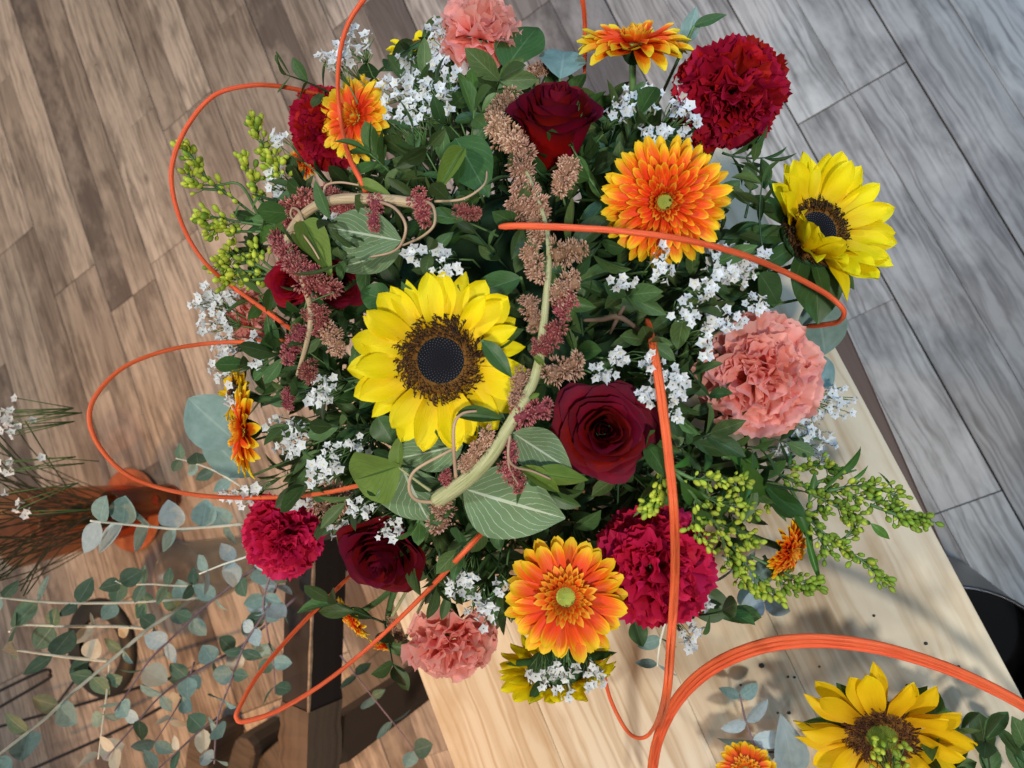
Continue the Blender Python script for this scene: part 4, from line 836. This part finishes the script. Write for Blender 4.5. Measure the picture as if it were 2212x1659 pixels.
for lab_, uv in (('tan amaranth tassel under the nodding dark rose', (845, 1335)), ('tan amaranth tassel beside the drooping coral carnation', (875, 1380))):
    a = D(*uv, -.03); th = thing('amaranth_stem', lab_, 'amaranth', at(a)); b = D(uv[0]+15, uv[1]+50, -.03)
    obj('bloom_cluster', TAS['amt'][1], th, frame((0, 0, 0), b-a) @ SC3(.022, .022, .022)); tube('main_stalk', [np.zeros(3), (BASE-a)*.3, (BASE-a)*.8], .0015, M_['stema'], th)

# ------------------------------------------------------------------ goldenrod
g = lathe_geo([(0.001, 1.0), (.16, .97), (.30, .75), (.34, .5), (.26, .15), (.10, 0), (.001, -.02)], 8)
BUD = {m: mesh('bud', g[0], g[1], M_[m], True, g[2]) for m in ('bud', 'budg')}
def goldenrod(label, branches, bud, leaves, bpx=19, seed=0):
    """branches: list of (polyline of (u,v,lift), buds)"""
    r = random.Random(seed); A = D(*branches[0][0][0]); th = thing('goldenrod_stem', label, 'goldenrod', at(A)); geos = []
    for pl, nb in branches:
        path = smooth_path([D(*q)-A for q in pl], 6); geos.append(tube_geo(path, [.0016, .0007], 5)); n = len(path)-1
        nb = int(nb*1.95)
        for k in range(nb):
            f = 1-0.72*(k/nb)**1.15; i = min(n-1, int(f*n)); b0 = path[i]; tg = unit(path[i+1]-path[max(0, i-1)])
            s = px(A+b0); d = unit(tg*.8+rng.normal(0, .62, 3)+UP*.25); ln = s*r.uniform(8, 24)*(0.5 if k < 3 else 1); q = b0+d*ln
            geos.append(tube_geo([b0, q], [.0005, .0004], 3))
            obj('bud', BUD[bud if r.random() < .85 else ('bud' if bud == 'budg' else 'budg')], th, frame(q, d+tg*.3) @ SC(s*bpx*r.uniform(.6, 1.1)))
    V, Fc, ts = join(geos); obj('stem', mesh('goldenrod_stem', V, Fc, M_['stem'], True, ts), th)
    for (u0, v0, l0, u1, v1, l1, w) in leaves: leaf_between(LANCE[r.randrange(4)], D(u0, v0, l0), D(u1, v1, l1), cdir(r.uniform(-.4, .4), r.uniform(-.4, .4), 1), th, 'leaf', w)
    return th
goldenrod('yellow-green goldenrod spray reaching over the floor inside the upper orange loop',
 [([(640,500,-.02),(560,470,0),(500,425,.0),(455,395,0),(435,365,0),(415,340,0),(402,322,0)],24),([(560,470,0),(520,400,.005),(470,400,0),(430,400,0)],0),([(600,480,-.01),(560,430,.0),(545,390,.0),(530,345,0)],20),([(610,440,-.01),(590,380,.0),(565,310,0),(550,270,0)],26),([(600,490,-.01),(520,480,0),(470,470,0),(440,470,0)],16),([(590,500,-.01),(520,500,0),(480,495,0),(452,498,0)],14),([(620,430,-.01),(605,380,.01),(590,340,.01)],18),([(470,410,0),(430,405,0),(405,375,0)],8)], 'bud',
 [(600,495,.0,545,520,.0,.9),(560,465,.01,510,480,.005,.8),(545,455,.01,560,395,.01,.6),(520,440,.01,500,470,.01,.5),(630,500,.01,590,540,.0,1.1)], seed=1)
goldenrod('short goldenrod tuft beside the small red rose and the cane end',
 [([(620,600,-.02),(560,590,0),(500,580,0),(470,570,0)],16),([(590,590,-.01),(530,560,0),(490,545,0)],14),([(590,600,-.01),(530,605,0),(480,600,0)],16),([(600,590,-.01),(565,560,0),(550,540,0)],8)], 'bud', [(610,600,.0,570,625,.0,.8),(560,590,.0,530,620,.0,.6)], seed=2)
goldenrod('bright yellow-green goldenrod spray over the crimson carnation',
 [([(1440,1000,.0),(1490,1060,.025),(1560,1150,.02),(1620,1230,.01),(1680,1290,.0)],34),([(1450,1010,.01),(1500,1035,.025),(1560,1035,.025),(1612,1045,.02)],20),([(1470,1040,.02),(1540,1080,.028),(1590,1090,.02),(1630,1105,.015)],22),([(1460,1040,.02),(1430,1070,.02),(1405,1095,.02)],22),([(1500,1080,.02),(1500,1130,.02),(1530,1180,.02)],18),([(1530,1120,.02),(1590,1150,.02),(1625,1170,.01)],18),([(1440,1000,.01),(1430,1030,.02),(1420,1060,.02)],10),([(1560,1160,.02),(1570,1200,.02),(1600,1240,.01)],16),([(1600,1210,.01),(1610,1250,.01),(1640,1275,.0)],14)], 'bud',
 [(1450,1010,.02,1550,975,.01,.8),(1470,1040,.03,1530,1110,.02,.7),(1540,1090,.02,1605,1060,.02,.9),(1440,1050,.02,1370,1110,.01,.8),(1560,1150,.02,1600,1120,.02,.7),(1500,1100,.03,1540,1150,.02,.8),(1430,1010,.01,1390,1090,.0,.9)], seed=3, bpx=18)
goldenrod('long dark green goldenrod spray stretching over the pine table',
 [([(1560,985,-.02),(1650,1010,-.01),(1740,1050,-.01),(1840,1070,-.02),(1920,1090,-.025),(2005,1125,-.03)],46),([(1740,1050,-.01),(1800,1030,-.02),(1850,1015,-.02)],0),([(1640,1010,-.02),(1700,1010,-.02),(1760,1005,-.02),(1800,1015,-.02)],20),([(1740,1060,-.01),(1800,1090,-.02),(1850,1120,-.02)],26),([(1700,1040,-.02),(1740,1110,-.02),(1800,1170,-.03),(1860,1210,-.03),(1910,1255,-.04)],34),([(1780,1160,-.03),(1810,1170,-.03),(1850,1140,-.03)],10),([(1620,1010,-.02),(1650,1080,-.02),(1720,1110,-.02),(1780,1100,-.02)],24),([(1620,1200,-.02),(1680,1230,-.03),(1730,1255,-.03),(1760,1262,-.03)],18),([(1790,1060,-.01),(1860,1050,-.02),(1940,1070,-.03)],26),([(1880,1090,-.02),(1930,1110,-.02),(1970,1130,-.03)],22),([(1650,1200,-.03),(1690,1260,-.03),(1740,1270,-.03)],14),([(1760,1140,-.02),(1790,1200,-.03)],14)], 'budg',
 [(1600,990,.0,1640,1150,-.01,.75),(1640,1010,.0,1560,960,-.01,.8),(1800,1030,-.01,1900,975,-.02,.9),(1830,1040,-.02,1890,1020,-.02,.9),(1700,1060,-.01,1770,1190,-.02,.7),(1740,1150,-.02,1775,1270,-.03,.4),(1880,1130,-.02,1930,1170,-.03,1.2),(1760,1020,-.01,1750,1090,-.01,.8),(1640,1010,0,1600,1080,0,.7),(1700,1010,-.01,1720,970,-.01,.8),(1960,1120,-.03,2015,1120,-.03,.6),(1780,1060,-.01,1820,1000,-.01,.8),(1660,1060,0,1700,1130,-.01,.8),(1930,1060,-.03,1900,1010,-.03,.35)], seed=4, bpx=17)

# ------------------------------------------------------------------ orange canes
def cane(label, pts, rad=.0019, group='orange canes looped round the bouquet', world_pts=None):
    q = world_pts if world_pts is not None else [D(u, v, l) for u, v, l in pts]
    path = smooth_path(q, 10); A = path[0]; cr = random.Random(label); n_ = len(path); rads = [rad*min(1, .55+.12*k, .55+.12*(n_-1-k))*(1+.05*math.sin(k*.13)+cr.uniform(-.015, .015)) for k in range(n_)]
    V, Fc, ts = tube_geo([p-A+np.array([cr.gauss(0, 1), cr.gauss(0, 1), cr.gauss(0, 1)])*rad*.02 for p in path], rads, 12)
    o = obj('orange_cane', mesh('orange_cane', V, Fc, M_['cane'], True, ts), None, at(A)); o['label'] = label; o['category'] = 'cane'; o['group'] = group
    return o
cane('orange cane arching up out of frame past the golden gerbera', [(800,440,-.01),(782,395,.02),(755,340,.035),(736,260,.04),(730,160,.04),(745,70,.04),(785,0,.04),(870,-90,.04),(1000,-150,.03),(1130,-140,.02),(1230,-70,.0),(1258,0,-.01),(1264,80,-.03),(1262,160,-.05)])
cane('orange cane loop over the floor around the goldenrod spray', [(720,215,-.05),(685,203,-.03),(600,186,.0),(530,186,.01),(460,208,.01),(405,272,.01),(373,350,.01),(375,425,.01),(405,510,.01),(450,575,.01),(510,625,.0),(580,675,-.01),(640,720,-.05)])
cane('orange cane loop reaching farthest over the floor from the small coral carnation', [(620,735,-.05),(540,738,-.02),(450,742,.0),(360,757,.0),(270,792,.0),(210,850,.0),(193,905,.0),(215,965,.0),(270,1022,.0),(350,1055,.0),(450,1072,.005),(570,1075,.01),(680,1068,.012),(770,1050,.01),(830,1035,.0)])
cane('orange cane loop crossing the charred beam below the nodding dark rose', [(760,1240,-.05),(720,1280,-.03),(640,1360,-.01),(560,1455,.01),(516,1530,.02),(512,1552,.02),(530,1558,.02),(600,1535,.022),(700,1475,.024),(800,1395,.026),(900,1300,.026),(1000,1195,.02),(1060,1130,-.02)])
cane('orange cane starting above the amaranth and bending back at the round green leaf', [(1078,490,.045),(1130,488,.05),(1220,491,.053),(1350,500,.055),(1480,518,.056),(1600,549,.05),(1700,590,.04),(1780,632,.025),(1818,664,.012),(1822,682,.004),(1808,696,-.01),(1775,702,-.02),(1740,705,-.035)], .0021)
LRZ = lambda u, v, z: Zp(u, v, z)
def mixp(pl): return [D(u, v, l) if k == 'd' else Zp(u, v, l) for k, u, v, l in pl]
for j, (dx, dl) in enumerate(((-4.5, 0.0), (4.5, .002))):
    lab_ = ['long orange cane over the crimson carnation curling down onto the pine table', 'long straight orange cane over the crimson carnation running to the handle bundle'][j]
    top = [('d', 1398+dx*.3, 690, -.02), ('d', 1408+dx*.5, 730, .0), ('d', 1425+dx, 830, .025+dl), ('d', 1444+dx, 980, .04+dl), ('d', 1457+dx, 1120, .065+dl), ('d', 1458+dx, 1250, .08+dl), ('d', 1450+dx, 1380, .08+dl), ('d', 1440+dx, 1500, .065+dl)]
    end = [('z', 1418+dx, 1570, .84), ('z', 1392+dx, 1594, .82), ('z', 1360+dx, 1580, .80), ('z', 1325+dx, 1515, .79), ('z', 1308+dx, 1450, .80), ('z', 1300+dx, 1410, .81)] if j == 0 else [('z', 1425+dx, 1560, .84), ('z', 1405+dx, 1610, .82), ('z', 1395+dx, 1680, .80), ('z', 1390, 1760, .78)]
    cane(lab_, None, (.0019, .0017)[j], world_pts=mixp(top+end))
for j, off in enumerate((-8, 1, 9)):
    dz = (.004, .0, -.004)[j]; sp = (1.0, .6, 1.1)[j]
    q = [Zp(u+off*.5, v+off*sp, z+dz) for u, v, z in [(1405, 1720, .76), (1410, 1659, .79), (1425, 1585, .82), (1468, 1505, .85), (1540, 1440, .87), (1640, 1397, .885), (1750, 1383, .89), (1880, 1395, .89), (2010, 1430, .88), (2120, 1475, .87), (2230, 1535, .86), (2330, 1610, .83), (2400, 1700, .78)]]
    cane(['upper strand of the thick orange cane handle over the pine table', 'middle strand of the thick orange cane handle over the pine table', 'lower strand of the thick orange cane handle over the pine table'][j], None, .0023, 'strands of the orange cane handle', q)

# ------------------------------------------------------------------ the smaller arrangement at the lower right
gL = 'flowers of the small arrangement'
sunflower(1905, 1612, 345, (0.03, 0.62, 0.74), 'golden sunflower with brown ring and green centre below the orange cane handle', None, mat='sun2', disc='green', p=Zp(1905, 1592, .80), seed=11, stem=False, group=gL, discr=.42, elev=(8, 20), n1=18, n2=10, nsep=5)
gerbera(1612, 1668, 130, (0, -.25, 1), 'orange gerbera cut by the bottom edge beside grey eucalyptus leaves', None, full=False, p=Zp(1612, 1668, .77), seed=12, stem=False, group=gL)
sp = [Zp(1660, 1700, .715), Zp(1640, 1640, .735), Zp(1612, 1560, .745), Zp(1598, 1500, .74)]
euc_sprig(sp, [(.3, .030, .6), (.58, .034, .55), (.72, .03, .6), (.97, .030, .8)], 'short dusty eucalyptus sprig lying on the pine table inside the cane handle', mats=('euc', 'eucb'), stemmat='pstem', seed=21)
A = Zp(1715, 1680, .73); th = thing('broad_leaf', 'grey eucalyptus leaf standing between the orange gerbera and golden sunflower', 'leaf', at(A)); leaf_between(EUC['eucb'][2], A, Zp(1702, 1570, .77), UP, th, 'blade', .75); tube('leaf_stalk', [np.zeros(3), np.array([.01, -.03, -.015])], .001, M_['pstem'], th)
A = Zp(1660, 1625, .735); th = thing('dry_leaf', 'brown grey dry leaf lying above the bottom gerbera', 'leaf', at(A)); leaf_between(EUC['eucb'][2], A, Zp(1570, 1605, .735), UP+cdir(0, -1, 0), th, 'blade', .45); tube('leaf_stalk', [np.zeros(3), np.array([.008, -.006, -.01])], .001, M_['twig'], th)
for i, (u0, v0, u1, v1, n) in enumerate([(2140, 1720, 2140, 1560, 3), (2060, 1680, 2075, 1580, 2), (2215, 1700, 2205, 1590, 3), (2045, 1690, 2060, 1560, 2), (1985, 1700, 1995, 1640, 3)]):
    p = Zp(u0, v0, .735); q = Zp(u1, v1, .775); lab_ = ['tall oval-leaved sprig standing apart beside the golden sunflower under the cane handle', 'short oval-leaved sprig touching the outer petals of the golden sunflower', 'oval-leaved sprig cut by the right edge of the picture under the cane handle', 'oval-leaved sprig just behind the golden sunflower towards the cane handle', 'low oval-leaved sprig at the bottom edge beside the golden sunflower'][i]
    filler(p, q-p, float(np.linalg.norm(q-p)), n, 'leaf2' if i % 2 else 'leaf', lab_, .034, 700+i, 'leafy sprigs of the small arrangement')
A = Zp(1930, 1690, .80); th = thing('goldenrod_stem', 'small goldenrod tip lying on the golden sunflower centre', 'goldenrod', at(A)); geos = []
for k in range(26):
    q = Zp(1905+random.uniform(-28, 60), 1600+random.uniform(-10, 60), .835+random.uniform(-.01, .012)); geos.append(tube_geo([np.zeros(3), (q-A)*.6, q-A], [.0007, .0004], 3))
    obj('bud', BUD['bud' if k % 3 else 'budg'], th, frame(q-A, unit(UP+rng.normal(0, .6, 3))) @ SC(.0062))
V, Fc, ts = join(geos); obj('stem', mesh('goldenrod_stem', V, Fc, M_['stem'], True, ts), th)
gs = []
for (u, v, s) in [(1645, 1438, .0032), (1702, 1462, .0016), (1716, 1463, .0016), (1653, 1528, .0022), (1654, 1523, .0016), (1704, 1540, .0022), (1680, 1540, .0014), (1850, 1398, .0018), (2000, 1390, .002), (1888, 1330, .0016), (1600, 1480, .0014), (1770, 1440, .0014), (1990, 1420, .0018), (2070, 1440, .0018), (1960, 1480, .0016), (1450, 1440, .0012), (1500, 1490, .0014)]:
    p = Zp(u, v, TZ+s*.4); g = lathe_geo([(0.001, .6), (.7, .4), (1, 0), (.7, -.4), (.001, -.5)], 6); gs.append(([np.array(w)*s*np.array([1, .85, .8])+p for w in g[0]], g[1], None))
V, Fc, ts = join(gs); o = obj('soil_crumbs', mesh('soil_crumbs', V, Fc, M_['pot'], True)); o['kind'] = 'stuff'; o['label'] = 'black soil crumbs scattered on the pine table'

gs = []
for (u, v, s) in [(205, 140, .006), (320, 206, .006), (309, 319, .004), (14, 370, .004), (92, 300, .003), (150, 760, .004), (250, 620, .003), (2050, 330, .003), (60, 560, .003), (420, 120, .003)]:
    p = Zp(u, v, .002); g = lathe_geo([(0.001, .25), (.8, .2), (1, 0)], 5); gs.append(([np.array(w)*s*np.array([1, .5, 1])+p for w in g[0]], g[1], None))
V, Fc, ts = join(gs); o = obj('floor_scraps', mesh('floor_scraps', V, Fc, M_['euct'], True, ts)); o['kind'] = 'stuff'; o['label'] = 'pale petal and leaf scraps scattered on the plank floor'

# ------------------------------------------------------------------ dark beam, bucket, wire stand, wooden feet
p0 = Zp(668, 1700, .66); p1 = Zp(686, 1180, .66); ax = unit(p1-p0); bl = float(np.linalg.norm(p1-p0))
beam = thing('charred_beam', 'dark charred square timber beam with rough hewn end beside the table', 'beam', frame(p0, ax, 0, (0, 0, 1)))
hw = 62*px(p0)
def prism(n0, n1, half, rough=0.0, seed=0, top=None):
    rr = random.Random(seed); V = []; Fc = []; ts = []
    prof = [(1.25, 0.0), (0.3, 1.0), (-1.2, .9), (-1.2, -.9), (.3, -1.0)]
    for i in range(9):
        z = n0+(n1-n0)*i/8
        for a, b in prof: V.append((half*a*(1+rr.uniform(-rough, rough)), half*b*(1+rr.uniform(-rough, rough)), z)); ts.append((0, 0, 0))
    m = len(prof)
    for i in range(8):
        for k in range(m): Fc.append((i*m+k, i*m+(k+1) % m, (i+1)*m+(k+1) % m, (i+1)*m+k))
    Fc.append(tuple(range(m))[::-1]); Fc.append(tuple(8*m+k for k in range(m))); return V, Fc, ts
V, Fc, ts = prism(bl*.38, bl*1.05, hw, .02, 1); obj('charred_length', mesh('charred_length', V, Fc, M_['burnt'], False, ts), beam, RZ(math.radians(34)))
V, Fc, ts = prism(0, bl*.378, hw*1.02, .06, 2); obj('hewn_end', mesh('hewn_end', V, Fc, M_['hewn'], False, ts), beam, RZ(math.radians(34)))
V, Fc, ts = tube_geo([(hw*1.27, 0, bl*.38+k*bl*.67/9) for k in range(10)], [hw*r_ for r_ in (.05, .07, .06, .08, .05, .06, .04, .07, .05, .04)], 5); obj('worn_edge', mesh('worn_edge', V, Fc, M_['wornw'], False, ts), beam, RZ(math.radians(34)))
for f in (.12, .95):
    pp = p0+ax*bl*f; V, Fc, _ = box_geo(-.03, .03, -.03, .03, 0, pp[2]-hw*.9); 
    obj('leg', mesh('beam_leg', V, Fc, M_['hewn'], False), beam, beam.matrix_basis.inverted() @ at((pp[0], pp[1], 0)))

bc = Zp(2085, 1462, .36); br = 192*px(bc)
bucket = thing('black_bucket', 'round black bucket with glossy rim standing under the table edge', 'bucket', at((bc[0], bc[1], 0)))
V, Fc, ts = lathe_geo([(0.001, .004), (br*.82, .003), (br*.84, .01), (br, .355), (br*1.03, .36), (br*1.02, .368), (br*.985, .365), (br*.97, .34), (br*.81, .02), (0.001, .018)], 48)
obj('pail', mesh('pail', V, Fc, M_['bucket'], True, ts), bucket)
V, Fc, ts = lathe_geo([(0.001, .22), (br*.91, .22)], 40); obj('water', mesh('water', V, Fc, M_['water'], True, ts), bucket)

# wire stand at lower left: black rods and a flat round dark ring
fz = .25
ring_c = Zp(215, 1400, fz); ring_r = 105*px(ring_c)
stand = thing('wire_stool', 'low black stool with round dark ring and bent wire legs on the warm floor', 'stool', at((ring_c[0], ring_c[1], 0)))
V, Fc, ts = lathe_geo([(ring_r*.62, fz-.012), (ring_r, fz-.012), (ring_r*1.01, fz), (ring_r*.62, fz)], 40); Fc += [] ; obj('dark_ring', mesh('dark_ring', V, Fc, M_['pot'], True, ts), stand)
for pl in ([(0, 1492, .22), (95, 1448, .22), (108, 1458, .22), (98, 1470, .22), (0, 1527, .22)], [(215, 1400, .24), (120, 1525, .0)], [(-20, 1575, .16), (180, 1520, .16), (420, 1450, .16)], [(60, 1665, .16), (270, 1570, .16), (430, 1480, .16)]):
    q = [Zp(*t)-np.array([ring_c[0], ring_c[1], 0]) for t in pl]; tube('wire_rod', smooth_path(q, 8), .0042, M_['blk'], stand, 8)
for i, (ua, va, ub, vb) in enumerate([(415, 1720, 432, 1585), (500, 1720, 535, 1592)]):
    a = Zp(ua, va, .12); b = Zp(ub, vb, .12); d = unit(b-a); L = float(np.linalg.norm(b-a)); w = 34*px(b)
    th = thing('rounded_block', ['grey rounded wooden foot nearer the wire stool', 'grey rounded wooden foot nearer the charred beam'][i], 'wooden block', frame((a[0], a[1], 0), (0, 0, 1), 0, d), 'rounded grey wooden feet')
    outl = [(0, -w), (L*.7, -w*1.0), (L*.85, -w*.92), (L*.95, -w*.6), (L, 0), (L*.95, w*.6), (L*.85, w*.92), (L*.7, w), (0, w)]; n = len(outl)
    V = []; 
    for z, s in ((.0, 1.0), (.10, 1.0), (.118, .93), (.124, .75)): V += [(L*.4+(x-L*.4)*s, y*s, z) for x, y in outl]
    Fc = [(l*n+k, l*n+(k+1) % n, (l+1)*n+(k+1) % n, (l+1)*n+k) for l in range(3) for k in range(n)]+[tuple(range(n))[::-1], tuple(3*n+k for k in range(n))]
    obj('block', mesh('foot_block', V, Fc, M_['grey'], False), th)
A = Zp(545, 1690, .10); B = Zp(900, 1375, .10); d = unit(B-A)
th = thing('floor_rail', 'dark grey wooden rail lying on the floor behind the charred beam', 'rail', frame((A[0], A[1], 0), (0, 0, 1), 0, d))
V, Fc, _ = box_geo(0, float(np.linalg.norm(B-A)), -.035, .035, .002, .10, .004); obj('bar', mesh('rail_bar', V, Fc, M_['grey'], False), th)

# ------------------------------------------------------------------ eucalyptus standing in vases at the lower left
def ebranch(label, pl, d0, d1, n, ln, mats, stemmat, seed, r0=.0022, grp='eucalyptus branches over the warm floor'):
    k = len(pl)-1; pts = [P(u, v, d0+(d1-d0)*i/k) for i, (u, v) in enumerate(pl)]
    return euc_sprig(pts, [((j+.6)/n, ln*.72, .95) for j in range(n)], label, grp, mats, stemmat, r0, seed)
G1 = ('eucd', 'eucd', 'euc'); G2 = ('euc', 'eucd', 'eucb', 'euc', 'eucd', 'euct')
ebranch('long cream-stemmed eucalyptus branch running down to the lower left corner', [(420, 1290), (380, 1319), (320, 1359), (237, 1429), (160, 1494), (97, 1553), (25, 1609), (-40, 1660)], 1.16, .98, 7, .042, ('eucd', 'eucd', 'euc'), 'estem', 1, .0030)
ebranch('cream side shoot of eucalyptus above the round dark ring', [(322, 1358), (250, 1353), (150, 1353), (50, 1350), (20, 1365)], 1.12, 1.04, 4, .040, ('eucd', 'eucd', 'euct'), 'estem', 2)
ebranch('cream side shoot of eucalyptus crossing the round dark ring', [(238, 1428), (160, 1421), (70, 1409), (10, 1400)], 1.09, 1.02, 3, .042, ('eucd', 'eucd', 'euct'), 'estem', 3)
ebranch('thin eucalyptus shoot hanging straight down past the wire rods', [(237, 1430), (233, 1480), (226, 1530), (212, 1640)], 1.09, 1.05, 3, .038, ('euc', 'eucd', 'euct'), 'estem', 4, .0016)
ebranch('eucalyptus branch lying level above the cream shoots', [(440, 1290), (370, 1296), (250, 1302), (130, 1302), (40, 1295), (-20, 1288)], 1.12, 1.02, 6, .042, ('eucd', 'eucd', 'euc'), 'estem', 5)
ebranch('eucalyptus branch with large overlapping blue leaves near the orange vase', [(525, 1132), (450, 1138), (380, 1142), (310, 1136), (245, 1130), (195, 1125)], .98, .93, 6, .050, ('euc', 'euc', 'eucb'), 'estem', 6)
ebranch('purple-stemmed eucalyptus branch in the middle of the warm floor', [(620, 1180), (520, 1250), (440, 1313), (370, 1380), (323, 1426), (280, 1490), (247, 1536)], 1.05, .98, 7, .040, G2, 'pstem', 7, .0018)
ebranch('long purple eucalyptus branch ending by the grey wooden foot', [(640, 1290), (533, 1386), (460, 1430), (393, 1469), (340, 1510), (300, 1556), (227, 1640)], 1.07, .98, 8, .036, G2, 'pstem', 8, .0018)
ebranch('upright purple eucalyptus branch beside the cane loop', [(610, 1230), (580, 1310), (533, 1383), (510, 1440), (497, 1476), (470, 1553), (463, 1650)], 1.02, .96, 8, .036, ('euc', 'eucd', 'eucb'), 'pstem', 9, .0018)
ebranch('short purple eucalyptus shoot between the two wooden feet', [(470, 1550), (430, 1580), (387, 1620), (320, 1680)], 1.0, .96, 3, .036, G2, 'pstem', 10, .0016)
ebranch('dusty eucalyptus shoot under the red carnation', [(640, 1130), (560, 1190), (480, 1220), (430, 1240)], .95, .95, 4, .042, ('eucb', 'euc', 'eucb'), 'estem', 11, .0016)
ebranch('dense eucalyptus shoot hanging beside the charred beam', [(600, 1200), (570, 1290), (575, 1350), (590, 1430), (595, 1500)], 1.0, 1.02, 6, .036, ('euc', 'eucd'), 'pstem', 12, .0016)
ebranch('thin purple eucalyptus shoot low on the floor', [(420, 1430), (395, 1500), (375, 1540), (330, 1610)], 1.1, 1.08, 4, .036, ('eucd', 'euct', 'euc'), 'pstem', 13, .0014)
ebranch('small blue-leaved eucalyptus twig level with the upper stems', [(450, 1265), (380, 1265), (330, 1262), (270, 1262), (250, 1255)], 1.05, 1.0, 4, .034, ('eucd', 'eucd'), 'estem', 14, .0014)
ebranch('dark eucalyptus shoot over the floor between beam and table', [(735, 1415), (751, 1436), (815, 1518), (876, 1595), (905, 1640)], 1.12, 1.14, 4, .038, ('eucd', 'euc'), 'pstem', 15, .0014)
ebranch('pale eucalyptus tip near the amber glass vase', [(520, 1050), (470, 1020), (420, 1000), (380, 990)], 1.0, .98, 4, .034, ('eucd', 'euc'), 'estem', 16, .0014)

def vase(name, label, base_uv, h, r0, r1, mat, parts=True, zb=0.0):
    b = Zp(*base_uv, zb); th = thing(name, label, 'vase', at((b[0], b[1], zb)))
    V, Fc, ts = lathe_geo([(0.001, .004), (r0*.9, .003), (r0, .015), (r0+(r1-r0)*.4, h*.4), (r1, h), (r1-.004, h), (r0+(r1-r0)*.4-.004, h*.4), (r0-.005, .02), (.001, .018)], 36)
    obj('body', mesh('vase_body', V, Fc, M_[mat], True, ts), th); return th, b
vs, vb = vase('orange_vase', 'orange glass vase on the floor full of thin dark stems', (290, 1100), .34, .075, .10, 'oglass')
V, Fc, ts = lathe_geo([(0.045, .019), (.068, .019), (.069, .03), (.046, .03)], 30); Vs, Fs, tS = lathe_geo([(.001, .001), (.11, .001), (.125, .012), (.12, .016), (.10, .006), (.001, .005)], 36); obj('saucer', mesh('saucer', Vs, Fs, M_['terra'], True, tS), vs)
obj('base_ring', mesh('base_ring', V, Fc, plain_mat('orange_glass_base', (.75, .16, .03), .3, .5), True, ts), vs)
vase('amber_vase', 'amber glass vase standing on the floor beside the orange vase', (372, 1075), .20, .042, .044, 'aglass')
vase('clear_vase', 'clear glass vase on the floor holding the eucalyptus stems', (560, 1200), .26, .06, .085, 'cglass')
r = random.Random(5); st = thing('grass_bundle', 'bundle of thin dark grassy stems fanning out of the orange vase', 'grass bundle', at((vb[0], vb[1], .02))); geos = []
for k in range(60):
    a = r.random()*6.28; rr = .05*math.sqrt(r.random()); q0 = np.array([rr*math.cos(a), rr*math.sin(a), .0]); tip = P(r.uniform(-160, 60), r.uniform(900, 1300), r.uniform(.95, 1.1))-np.array([vb[0], vb[1], .02])
    mid = (q0+tip)*.5+np.array([r.uniform(-.03, .03), r.uniform(-.03, .03), .06]); geos.append(tube_geo(smooth_path([q0, mid, tip], 4), [.0018, .0009], 3))
V, Fc, ts = join(geos); obj('stems', mesh('grass_stems', V, Fc, M_['stemd'], True, ts), st, kind='stuff')
for i, (u, v, n) in enumerate([(10, 890, 6), (30, 900, 5), (12, 920, 4), (70, 1010, 1), (60, 1120, 2), (20, 1060, 3), (15, 1000, 3), (35, 1015, 2)]):
    c = P(u, v, 1.0); root = c+np.array([.03, -.01, -.06]); lab_ = 'small white statice tip over the grassy stems in the orange vase'; th = thing('statice_sprig', lab_, 'statice', at(root), lab_); geos = []
    for k in range(n):
        q = c+rng.normal(0, .008, 3)-root; geos.append(tube_geo([np.zeros(3), q*.6, q], [.0008, .0006], 3)); obj('floret', STAR[1], th, frame(q, unit(UP+rng.normal(0, .5, 3))) @ SC(.0055))
    V, Fc, ts = join(geos); obj('stem', mesh('statice_stem', V, Fc, M_['stem'], True, ts), th)
